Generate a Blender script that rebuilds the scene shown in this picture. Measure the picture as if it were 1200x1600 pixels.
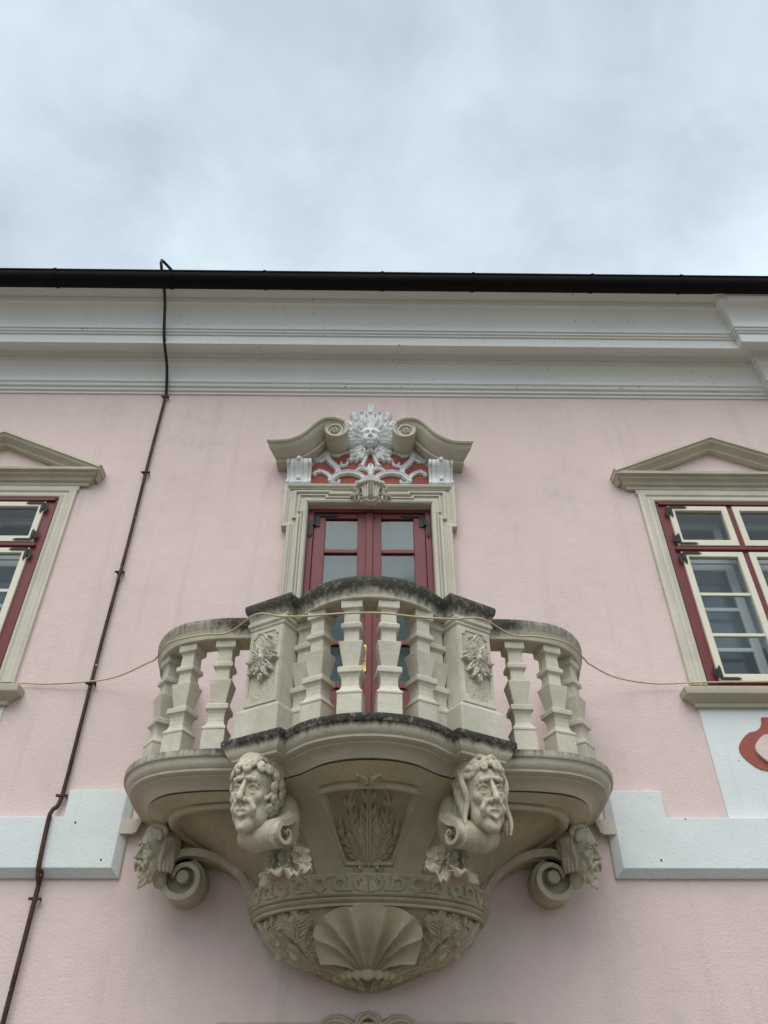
import bpy, math, random
import numpy as np
from mathutils import Matrix, Vector

random.seed(7)
rng = np.random.default_rng(7)
R = math.radians
scene = bpy.context.scene
for o in list(bpy.data.objects):
    bpy.data.objects.remove(o)

# ------------------------------------------------------------------ camera
def cam_axes(yaw, pitch, roll):
    f = Vector((math.sin(yaw)*math.cos(pitch), math.cos(yaw)*math.cos(pitch), math.sin(pitch)))
    r = Vector((math.cos(yaw), -math.sin(yaw), 0)); u = r.cross(f)
    c, s = math.cos(roll), math.sin(roll)
    return c*r+s*u, -s*r+c*u, f
cr, cu, cf = cam_axes(R(0.905), R(39.05), R(-0.187))
camd = bpy.data.cameras.new('camera'); cam = bpy.data.objects.new('camera', camd)
scene.collection.objects.link(cam); scene.camera = cam
m = Matrix.Identity(4)
for i in range(3):
    m[i][0], m[i][1], m[i][2] = cr[i], cu[i], -cf[i]
m[0][3], m[1][3], m[2][3] = 0.05, -6.0, 1.6
cam.matrix_world = m
camd.sensor_fit = 'VERTICAL'; camd.sensor_height = 36; camd.lens = 27.0
camd.clip_end = 5000; camd.clip_start = 0.05

# ------------------------------------------------------------------ world, sun, exposure
SUN_EL, SUN_AZ = 55.0, -10.0       # a bright but veiled sun in front of the facade
w = bpy.data.worlds.new('World'); scene.world = w; w.use_nodes = True
nt = w.node_tree; N = nt.nodes; L = nt.links
for n in list(N): N.remove(n)
out = N.new('ShaderNodeOutputWorld'); bg = N.new('ShaderNodeBackground'); bg.inputs[1].default_value = 0.1
sky = N.new('ShaderNodeTexSky'); sky.sky_type = 'NISHITA'; sky.sun_disc = False
sky.sun_elevation = R(SUN_EL); sky.sun_rotation = R(180+SUN_AZ)
tc = N.new('ShaderNodeTexCoord')
sep = N.new('ShaderNodeSeparateXYZ'); L.new(tc.outputs['Generated'], sep.inputs[0])
def vm(op, a, b):
    n = N.new('ShaderNodeMath'); n.operation = op
    for i, v in enumerate((a, b)):
        if isinstance(v, (int, float)): n.inputs[i].default_value = v
        else: L.new(v, n.inputs[i])
    return n.outputs[0]
zz = vm('MAXIMUM', sep.outputs[2], 0.08)
cmb = N.new('ShaderNodeCombineXYZ')
L.new(vm('DIVIDE', sep.outputs[0], zz), cmb.inputs[0]); L.new(vm('DIVIDE', sep.outputs[1], zz), cmb.inputs[1])
cmb.inputs[2].default_value = 3.3
def wnoise(scale, detail, rough, dist):
    n = N.new('ShaderNodeTexNoise'); L.new(cmb.outputs[0], n.inputs['Vector'])
    n.inputs['Scale'].default_value = scale; n.inputs['Detail'].default_value = detail
    n.inputs['Roughness'].default_value = rough; n.inputs['Distortion'].default_value = dist
    return n.outputs['Fac']
n1 = wnoise(2.1, 7, .55, .25); n2 = wnoise(6.0, 8, .6, .4)
ramp = N.new('ShaderNodeValToRGB')
mixf = vm('ADD', vm('MULTIPLY', n1, .72), vm('MULTIPLY', n2, .28))
L.new(mixf, ramp.inputs[0])
cr_ = ramp.color_ramp
cr_.elements[0].position = .33; cr_.elements[0].color = (2.95, 3.36, 3.80, 1)
cr_.elements[1].position = .66; cr_.elements[1].color = (4.6, 5.35, 5.75, 1)
e = cr_.elements.new(.5); e.color = (3.75, 4.35, 4.85, 1)
mx = N.new('ShaderNodeMix'); mx.data_type = 'RGBA'; mx.inputs[0].default_value = .93
L.new(sky.outputs[0], mx.inputs[6]); L.new(ramp.outputs[0], mx.inputs[7])
grad = N.new('ShaderNodeMapRange'); L.new(sep.outputs[2], grad.inputs[0])     # thinner cloud towards the horizon
for i_, v_ in ((1, .62), (2, 1.0), (3, 1.34), (4, .98)): grad.inputs[i_].default_value = v_
gm = N.new('ShaderNodeVectorMath'); gm.operation = 'SCALE'
L.new(mx.outputs[2], gm.inputs[0]); L.new(grad.outputs[0], gm.inputs['Scale'])
L.new(gm.outputs[0], bg.inputs[0]); L.new(bg.outputs[0], out.inputs[0])

sl = bpy.data.lights.new('sun', 'SUN'); sl.energy = 1.5; sl.angle = R(46); sl.color = (1, .98, .93)
so = bpy.data.objects.new('sun', sl); scene.collection.objects.link(so)
so.rotation_euler = (R(90-SUN_EL), 0, R(SUN_AZ)); so.location = (0, -20, 30)
scene.view_settings.view_transform = 'Standard'; scene.view_settings.look = 'None'
scene.view_settings.gamma = 1; scene.view_settings.exposure = 0.68
scene.view_settings.use_curve_mapping = False
scene.cycles.max_bounces = 6; scene.cycles.diffuse_bounces = 3; scene.cycles.glossy_bounces = 3; scene.cycles.transparent_max_bounces = 10

# ------------------------------------------------------------------ materials
MATS = {}
def material(name, col, rough=.8, var=.08, vscale=3, bump=.0, bscale=60, bump2=0, bscale2=8, spec=.3, metallic=0,
             dirt=None, streak=0.0, speck=None):
    mt = bpy.data.materials.new(name); mt.use_nodes = True
    nt = mt.node_tree; N = nt.nodes; L = nt.links
    b = N['Principled BSDF']; b.inputs['Roughness'].default_value = rough
    b.inputs['Specular IOR Level'].default_value = spec; b.inputs['Metallic'].default_value = metallic
    g = N.new('ShaderNodeNewGeometry'); P = g.outputs['Position']
    def noise(scale, detail=5, rgh=.55, stretch=None):
        n = N.new('ShaderNodeTexNoise'); n.inputs['Scale'].default_value = scale
        n.inputs['Detail'].default_value = detail; n.inputs['Roughness'].default_value = rgh
        src = P
        if stretch:
            mp = N.new('ShaderNodeMapping'); mp.inputs['Scale'].default_value = stretch; L.new(P, mp.inputs[0]); src = mp.outputs[0]
        L.new(src, n.inputs['Vector']); return n.outputs['Fac']
    def math_(op, a, b=None, clamp=False):
        n = N.new('ShaderNodeMath'); n.operation = op; n.use_clamp = clamp
        for i, v in enumerate((a, b)):
            if v is None: continue
            if isinstance(v, (int, float)): n.inputs[i].default_value = v
            else: L.new(v, n.inputs[i])
        return n.outputs[0]
    def mix(f, a, bb, mode='MIX'):
        n = N.new('ShaderNodeMix'); n.data_type = 'RGBA'; n.blend_type = mode
        for i, v in ((0, f), (6, a), (7, bb)):
            if isinstance(v, (int, float)): n.inputs[i].default_value = v
            elif isinstance(v, tuple): n.inputs[i].default_value = (*v, 1)
            else: L.new(v, n.inputs[i])
        return n.outputs[2]
    def maprange(v, a, bb, c=0., d=1.):
        n = N.new('ShaderNodeMapRange'); n.interpolation_type = 'SMOOTHSTEP'
        n.inputs[1].default_value = a; n.inputs[2].default_value = bb; n.inputs[3].default_value = c; n.inputs[4].default_value = d
        L.new(v, n.inputs[0]); return n.outputs[0]
    c = tuple(col)
    lo = tuple(x*(1-var) for x in c); hi = tuple(min(1, x*(1+var)) for x in c)
    f = maprange(noise(vscale, 6, .6), .3, .7)
    colr = mix(f, lo, hi)
    f2 = maprange(noise(vscale*9, 4, .6), .25, .75)
    colr = mix(f2, colr, mix(.5, colr, tuple(x*(1-var*1.2) for x in c)))
    if streak:
        s = maprange(noise(1, 5, .6, (5, 5, .35)), .52, .72)
        colr = mix(math_('MULTIPLY', s, streak), colr, tuple(x*.55 for x in c))
    if speck:
        n = maprange(noise(speck[0], 2, .5), speck[1], speck[1]+.03)
        colr = mix(n, colr, speck[2])
    if dirt:
        colr = dirt(dict(N=N, L=L, P=P, noise=noise, math=math_, mix=mix, maprange=maprange, geo=g), colr)
    L.new(colr, b.inputs['Base Color'])
    h = None
    if bump:
        h = math_('MULTIPLY', noise(bscale, 4, .65), 1.0)
    if bump2:
        h2 = math_('MULTIPLY', noise(bscale2, 3, .5), bump2/max(bump, 1e-4))
        h = math_('ADD', h, h2) if h is not None else h2
    if h is not None:
        bn = N.new('ShaderNodeBump'); bn.inputs['Strength'].default_value = 1.0; bn.inputs['Distance'].default_value = max(bump, 1e-4)
        L.new(h, bn.inputs['Height']); L.new(bn.outputs[0], b.inputs['Normal'])
    MATS[name] = mt
    return mt

# black lichen crust that grows on rail tops and slab edges
def crust(z0, z1, xr, amount):
    def f(k, colr):
        s = k['N'].new('ShaderNodeSeparateXYZ'); k['L'].new(k['P'], s.inputs[0])
        n1 = k['noise'](9, 8, .7); n2 = k['noise'](1, 6, .7, (30, 30, 2.2)); n3 = k['noise'](30, 4, .7)
        hgt = k['maprange'](s.outputs[2], z0, z1)
        ax = k['math']('ABSOLUTE', k['math']('SUBTRACT', s.outputs[0], .027))
        side = k['maprange'](ax, xr[0], xr[1], 1., xr[2])
        v = k['math']('ADD', k['math']('MULTIPLY', n1, .50), k['math']('MULTIPLY', n2, .85))
        v = k['math']('ADD', v, k['math']('MULTIPLY', hgt, .75))
        v = k['math']('MULTIPLY', v, side)
        m_ = k['math']('MULTIPLY', k['maprange'](v, .72, 1.22), amount)
        m_ = k['math']('MULTIPLY', m_, k['maprange'](n3, .25, .5, .55, 1.))
        return k['mix'](m_, colr, (.032, .031, .027))
    return f
def leadwhite(k, colr):   # soft grey rain marks on white paint
    n = k['maprange'](k['noise'](1, 5, .6, (14, 14, .5)), .55, .75)
    return k['mix'](k['math']('MULTIPLY', n, .22), colr, (.36, .38, .38))
def flyspecks(k, colr):
    n = k['maprange'](k['noise'](30, 3, .7), .665, .69)
    n2 = k['maprange'](k['noise'](2.2, 3, .6), .45, .58)
    return k['mix'](k['math']('MULTIPLY', n, n2), colr, (.03, .028, .025))

def blotches(k, colr):   # faint grey weathering blotches
    a_ = k['maprange'](k['noise'](1.3, 6, .65), .46, .74); b_ = k['maprange'](k['noise'](9, 5, .7), .35, .7)
    return k['mix'](k['math']('MULTIPLY', k['math']('MULTIPLY', a_, b_), .48), colr, (.40, .36, .34))
PINK = (.67, .53, .50)
STONE = (.53, .485, .385)
material('pink_stucco', PINK, .92, .05, .55, .005, 55, .004, 9, spec=.15, streak=.20, dirt=blotches)
material('white_stucco', (.66, .695, .685), .9, .04, 2, .0035, 50, .003, 7, spec=.15, dirt=leadwhite, speck=(16, .745, (.05, .05, .045)))
material('cornice_paint', (.71, .715, .69), .85, .03, 1.5, .002, 40, spec=.2, dirt=flyspecks)
material('stone', STONE, .85, .10, 2.2, .003, 70, .003, 14, spec=.25, streak=.25)
material('stone_clean', (.55, .515, .42), .85, .09, 3, .002, 90, .002, 16, spec=.25, streak=.15)
material('stone_olive', (.46, .405, .29), .85, .16, 2.5, .003, 80, .003, 14, spec=.25, streak=.2)
material('stone_rough', (.40, .345, .24), .95, .16, 4, .016, 42, .010, 16, spec=.1)
material('stone_head', (.52, .47, .355), .85, .18, 6, .006, 60, .006, 14, spec=.2, streak=.5)
material('stone_pediment', (.50, .46, .36), .85, .10, 2.5, .003, 80, .003, 14, spec=.25, streak=.2)
material('net', (.115, .135, .135), .9, .10, 2)
material('stone_panel', (.52, .475, .37), .95, .14, 5, .014, 48, .008, 18, spec=.1)
material('stone_rail', STONE, .88, .10, 2.2, .004, 60, .003, 14, spec=.2, dirt=crust(4.36, 4.56, (.85, 1.25, .70), .92))
material('stone_slab', STONE, .88, .10, 2.2, .004, 60, .003, 14, spec=.2, dirt=crust(3.44, 3.56, (.85, 1.15, .72), .97))
material('stone_baluster', (.55, .515, .415), .85, .15, 3, .003, 75, .003, 14, spec=.2, streak=.5)
material('ornament_white', (.72, .73, .72), .8, .04, 6, .002, 80, spec=.25)
material('red_stucco', (.33, .105, .085), .9, .08, 4, .004, 50, .003, 9, spec=.15)
material('red_paint', (.155, .032, .034), .5, .08, 5, .001, 60, spec=.35)
material('cream_paint', (.66, .62, .50), .55, .04, 6, .001, 60, spec=.35)
material('black_iron', (.018, .017, .016), .6, .3, 20, .002, 120, spec=.4)
material('rusty_iron', (.060, .030, .020), .7, .5, 6, .002, 90, spec=.3, speck=(35, .70, (.5, .48, .45)))
material('black_gutter', (.006, .004, .004), .7, .2, 4, .001, 30, spec=.15)
material('roof_tile', (.06, .035, .03), .85, .2, 8, .004, 40)
material('cable_sheath', (.50, .40, .25), .6, .1, 10, .0008, 90)
material('brass', (.55, .38, .13), .35, .1, 20, 0, metallic=.9)
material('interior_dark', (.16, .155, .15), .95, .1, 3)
material('inner_white', (.62, .62, .60), .6, .03, 5)
material('blind', (.34, .37, .38), .9, .12, 4, .003, 40)
material('paving', (.15, .128, .095), .9, .15, 2, .006, 30)
material('bark', (.07, .055, .045), .9, .2, 10, .004, 40)

def glass(name, tint, refl, rough=.03):
    mt = bpy.data.materials.new(name); mt.use_nodes = True
    N = mt.node_tree.nodes; L = mt.node_tree.links
    for n in list(N): N.remove(n)
    o = N.new('ShaderNodeOutputMaterial'); mixs = N.new('ShaderNodeMixShader')
    t = N.new('ShaderNodeBsdfTransparent'); t.inputs[0].default_value = (*tint, 1)
    g = N.new('ShaderNodeBsdfGlossy'); g.inputs['Roughness'].default_value = rough; g.inputs[0].default_value = (.95, .97, 1, 1)
    no = N.new('ShaderNodeTexNoise'); no.inputs['Scale'].default_value = 3.5
    ge = N.new('ShaderNodeNewGeometry'); L.new(ge.outputs['Position'], no.inputs['Vector'])
    bn = N.new('ShaderNodeBump'); bn.inputs['Distance'].default_value = .0022; bn.inputs['Strength'].default_value = .5
    L.new(no.outputs['Fac'], bn.inputs['Height']); L.new(bn.outputs[0], g.inputs['Normal'])
    fr = N.new('ShaderNodeLayerWeight'); fr.inputs['Blend'].default_value = .5
    pw = N.new('ShaderNodeMath'); pw.operation = 'POWER'; pw.inputs[1].default_value = 4.5; L.new(fr.outputs['Facing'], pw.inputs[0])
    mr = N.new('ShaderNodeMath'); mr.operation = 'MULTIPLY_ADD'; mr.inputs[1].default_value = .9; mr.inputs[2].default_value = refl
    L.new(pw.outputs[0], mr.inputs[0]); L.new(mr.outputs[0], mixs.inputs[0])
    L.new(t.outputs[0], mixs.inputs[1]); L.new(g.outputs[0], mixs.inputs[2]); L.new(mixs.outputs[0], o.inputs[0])
    MATS[name] = mt
glass('window_glass', (.90, .93, .93), .035)
glass('door_glass', (.78, .84, .84), .022, .10)

# ------------------------------------------------------------------ helpers
COL = scene.collection
def link(name, me, parent=None, loc=None, rotz=None):
    o = bpy.data.objects.new(name, me); COL.objects.link(o)
    if parent is not None:
        o.parent = parent
        pl = parent.location if parent.parent is None else Vector((0, 0, 0))   # parts keep world coordinates
        o.matrix_parent_inverse = Matrix.Translation(-pl)
    if loc is not None: o.location = loc
    if rotz is not None: o.rotation_euler = (0, 0, rotz)
    return o
def data(name, V, F, mat, smooth=None):
    me = bpy.data.meshes.new(name)
    V = np.asarray(V, float)
    me.from_pydata(V.tolist(), [], [tuple(int(i) for i in f) for f in F])
    me.materials.append(MATS[mat] if isinstance(mat, str) else mat)
    me.validate(); me.update()
    if smooth is not None:
        me.shade_smooth()
        if smooth < 180: me.set_sharp_from_angle(angle=R(smooth))
    return me
def mesh(name, V, F, mat, parent=None, smooth=None, bevel=0, **kw):
    o = link(name, data(name, V, F, mat, smooth), parent, **kw)
    if bevel:
        b = o.modifiers.new('bevel', 'BEVEL'); b.width = bevel; b.segments = 2; b.limit_method = 'ANGLE'; b.angle_limit = R(40)
    return o
def root(name, label, cat, loc, group=None):
    o = bpy.data.objects.new(name, None); COL.objects.link(o); o.location = loc
    o['label'] = label; o['category'] = cat
    if group: o['group'] = group
    return o
class MB:
    def __init__(s): s.V = []; s.F = []
    def add(s, V, F):
        n = len(s.V); s.V += [tuple(v) for v in V]; s.F += [tuple(i+n for i in f) for f in F]; return s
    def box(s, x0, x1, y0, y1, z0, z1):
        V = [(x, y, z) for z in (z0, z1) for y in (y0, y1) for x in (x0, x1)]
        return s.add(V, [(0, 2, 3, 1), (4, 5, 7, 6), (0, 1, 5, 4), (2, 6, 7, 3), (0, 4, 6, 2), (1, 3, 7, 5)])
    def build(s, name, mat, parent=None, smooth=None, bevel=0, **kw): return mesh(name, s.V, s.F, mat, parent, smooth, bevel, **kw)
def box(name, x0, x1, y0, y1, z0, z1, mat, parent, bevel=.004):
    return MB().box(x0, x1, y0, y1, z0, z1).build(name, mat, parent, bevel=bevel)
def ring_frame(x0, x1, z0, z1, wd, y0, y1, wb=None, wt=None):
    """a rectangular frame with an opening, y0 front, y1 back"""
    wb = wd if wb is None else wb; wt = wd if wt is None else wt
    o = [(x0, z0), (x1, z0), (x1, z1), (x0, z1)]; i = [(x0+wd, z0+wb), (x1-wd, z0+wb), (x1-wd, z1-wt), (x0+wd, z1-wt)]
    V = [(x, y0, z) for x, z in o+i]+[(x, y1, z) for x, z in o+i]; F = []
    for k in range(4):
        j = (k+1) % 4
        F += [(k, j, 4+j, 4+k), (8+k, 12+k, 12+j, 8+j), (k, 8+k, 8+j, j), (4+k, 4+j, 12+j, 12+k)]
    return V, F
def smoothpath(P, n=8, closed=False):
    """Catmull-Rom through points"""
    P = [np.asarray(p, float) for p in P]; outp = []
    m_ = len(P)
    for i in range(m_-1):
        p0 = P[i-1] if i > 0 else 2*P[0]-P[1]; p1, p2 = P[i], P[i+1]
        p3 = P[i+2] if i+2 < m_ else 2*P[-1]-P[-2]
        for k in range(n):
            t = k/n
            outp.append(.5*((2*p1)+(-p0+p2)*t+(2*p0-5*p1+4*p2-p3)*t*t+(-p0+3*p1-3*p2+p3)*t**3))
    outp.append(P[-1]); return np.array(outp)
def resample(P, n):
    P = np.asarray(P, float); d = np.r_[0, np.cumsum(np.linalg.norm(np.diff(P, axis=0), axis=1))]
    s = np.linspace(0, d[-1], n)
    return np.stack([np.interp(s, d, P[:, k]) for k in range(P.shape[1])], 1)
def normals2(P):
    """mitred right-hand normals of a 2d polyline"""
    P = np.asarray(P, float); d = np.diff(P, axis=0); d /= np.linalg.norm(d, axis=1)[:, None]+1e-12
    n = np.stack([d[:, 1], -d[:, 0]], 1)
    o = np.empty_like(P); o[0] = n[0]; o[-1] = n[-1]
    for i in range(1, len(P)-1):
        o[i] = (n[i-1]+n[i])/max(.25, 1+float(n[i-1]@n[i]))
    return o
def sweep(path, prof, plane='plan', caps=True, closed_prof=True, scale=None):
    """profile (offset along right normal, third axis) swept on a planar path. plan: path (x,y), third z. wall: path (x,z), third = depth out of the wall"""
    P = np.asarray(path, float); nn = normals2(P); V = []; M = len(prof); K = len(P)
    for i in range(K):
        s = 1 if scale is None else scale[i]
        for o, c in prof:
            q = P[i]+nn[i]*o*s
            V.append((q[0], q[1], c) if plane == 'plan' else (q[0], -c, q[1]))
    F = []
    mm = M if closed_prof else M-1
    for i in range(K-1):
        for j in range(mm):
            k = (j+1) % M
            F.append((i*M+j, i*M+k, (i+1)*M+k, (i+1)*M+j))
    if caps and closed_prof:
        F.append(tuple(range(M-1, -1, -1))); F.append(tuple((K-1)*M+j for j in range(M)))
    return V, F
def extrude(poly, y0, y1):
    """polygon in (x,z) extruded in y"""
    n = len(poly); V = [(x, y0, z) for x, z in poly]+[(x, y1, z) for x, z in poly]
    F = [tuple(range(n)), tuple(range(2*n-1, n-1, -1))]+[(i, n+i, n+(i+1) % n, (i+1) % n) for i in range(n)]
    return V, F
def tube(P, rad, n=8, cap=True):
    P = np.asarray(P, float); K = len(P)
    rad = np.full(K, rad) if np.isscalar(rad) else np.asarray(rad)
    T = np.gradient(P, axis=0); T /= np.linalg.norm(T, axis=1)[:, None]+1e-12
    a = np.array([0, 0, 1.]) if abs(T[0][2]) < .9 else np.array([1., 0, 0])
    u = np.cross(T[0], a); u /= np.linalg.norm(u); V = []; F = []
    for i in range(K):
        u = u-T[i]*(u@T[i]); u /= np.linalg.norm(u)+1e-12; v = np.cross(T[i], u)
        for k in range(n):
            A = 2*math.pi*k/n; V.append(P[i]+rad[i]*(math.cos(A)*u+math.sin(A)*v))
    for i in range(K-1):
        for k in range(n):
            F.append((i*n+k, i*n+(k+1) % n, (i+1)*n+(k+1) % n, (i+1)*n+k))
    if cap: F.append(tuple(range(n-1, -1, -1))); F.append(tuple((K-1)*n+k for k in range(n)))
    return V, F
def lathe(prof, n=20, axis='y', ctr=(0, 0, 0), arc=2*math.pi):
    V = []; F = []; M = len(prof)
    for k in range(n):
        A = 2*math.pi*k/n
        for r, h in prof:
            a, b = r*math.cos(A), r*math.sin(A)
            p = (a, h, b) if axis == 'y' else (a, b, h)
            V.append((p[0]+ctr[0], p[1]+ctr[1], p[2]+ctr[2]))
    for k in range(n):
        k2 = (k+1) % n
        for j in range(M-1): F.append((k*M+j, k*M+j+1, k2*M+j+1, k2*M+j))
    return V, F

# ---- carved relief: strokes rasterised to a height field that is laid on a surface
def curl(x, y, a, Ln, turn, pw=1.0, n=22):
    """a path that leaves (x,y) at heading a and turns by `turn` degrees over its length"""
    P = [(x, y)]; s = Ln/n
    for i in range(n):
        t = (i+.5)/n; h = R(a+turn*t**pw)
        P.append((P[-1][0]+s*math.cos(h), P[-1][1]+s*math.sin(h)))
    return np.array(P)
class Relief:
    def __init__(s, x0, x1, y0, y1, res):
        s.x = np.arange(x0, x1+res, res); s.y = np.arange(y0, y1+res, res); s.res = res
        s.X, s.Y = np.meshgrid(s.x, s.y, indexing='ij'); s.h = np.full(s.X.shape, -1.)
    def stroke(s, P, w, H, prof='round', base=0.):
        P = np.asarray(P, float); K = len(P)
        w = np.full(K, w) if np.isscalar(w) else np.interp(np.linspace(0, 1, K), np.linspace(0, 1, len(w)), w)
        H = np.full(K, H) if np.isscalar(H) else np.interp(np.linspace(0, 1, K), np.linspace(0, 1, len(H)), H)
        best = {}
        m = w.max()+s.res
        i0 = np.searchsorted(s.x, P[:, 0].min()-m); i1 = np.searchsorted(s.x, P[:, 0].max()+m)
        j0 = np.searchsorted(s.y, P[:, 1].min()-m); j1 = np.searchsorted(s.y, P[:, 1].max()+m)
        if i1 <= i0 or j1 <= j0: return s
        X = s.X[i0:i1, j0:j1]; Y = s.Y[i0:i1, j0:j1]; D = np.full(X.shape, 9.); HH = np.zeros(X.shape)
        for k in range(K-1):
            a, b = P[k], P[k+1]; ab = b-a; l2 = ab@ab+1e-12
            t = np.clip(((X-a[0])*ab[0]+(Y-a[1])*ab[1])/l2, 0, 1)
            d = np.hypot(X-a[0]-t*ab[0], Y-a[1]-t*ab[1])/(w[k]+t*(w[k+1]-w[k])+1e-9)
            u = d < D; D = np.where(u, d, D); HH = np.where(u, H[k]+t*(H[k+1]-H[k]), HH)
        ins = D < 1
        r = np.sqrt(np.clip(1-D*D, 0, 1))
        if prof == 'round': v = r
        elif prof == 'ribbon': v = np.where(D > .72, np.sqrt(np.clip(1-((D-.72)/.28)**2, 0, 1)), .62+.38*(D/.72)**2)
        elif prof == 'groove': v = r*(1-.45*np.exp(-(D/.28)**2))
        elif prof == 'flat': v = np.clip((1-D)*5, 0, 1)
        else: v = np.clip(1-D, 0, 1)
        v = np.where(ins, base+HH*v, -1.)
        s.h[i0:i1, j0:j1] = np.maximum(s.h[i0:i1, j0:j1], v)
        return s
    def leaf(s, P, width, H, nl=5, lobe=55, bend=-45, both=True, base=0., side=1):
        """acanthus leaf: grooved midrib and pairs of curling lobes"""
        P = resample(P, 30)
        for i in range(nl):
            t = .06+.84*i/nl; k = int(t*29); a = math.degrees(math.atan2(*(P[k+1]-P[k])[::-1]))
            ln = width*(1.0-.55*t)*(.75+.25*math.sin(math.pi*min(1, t*1.6)))
            for sd in ((1, -1) if both else (side,)):
                q = curl(P[k][0], P[k][1], a+sd*lobe, ln, sd*bend, n=10)
                s.stroke(q, [ln*.17, ln*.24, ln*.2, ln*.09], [H*.6, H*.85, H*1.0, H*.7], 'groove', base)
        s.stroke(P, [width*.16, width*.13, width*.07], [H, H*1.15, H*.8], 'groove', base)
        return s
    def spiral(s, x, y, a, Ln, turn, w, H, pw=1.6, prof='groove', bulb=1.2, base=0.):
        P = curl(x, y, a, Ln, turn, pw, 36); s.stroke(P, [w, w*.9, w*.6], H, prof, base)
        s.stroke([P[-1], P[-1]+1e-4], w*bulb, H*1.25, 'round', base); return P
    def build(s, name, fn, mat, parent=None, smooth=180, embed=.012, **kw):
        act = s.h > 0
        c = act[:-1, :-1] | act[1:, :-1] | act[:-1, 1:] | act[1:, 1:]
        ii, jj = np.nonzero(c); used = np.zeros(s.h.shape, bool)
        for di in (0, 1):
            for dj in (0, 1): used[ii+di, jj+dj] = True
        vid = np.full(s.h.shape, -1); vid[used] = np.arange(used.sum())
        h = np.where(act, s.h, -embed)
        V = fn(s.X[used], s.Y[used], h[used])
        F = np.stack([vid[ii, jj], vid[ii+1, jj], vid[ii+1, jj+1], vid[ii, jj+1]], 1)
        return mesh(name, V, F, mat, parent, smooth, **kw)

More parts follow.
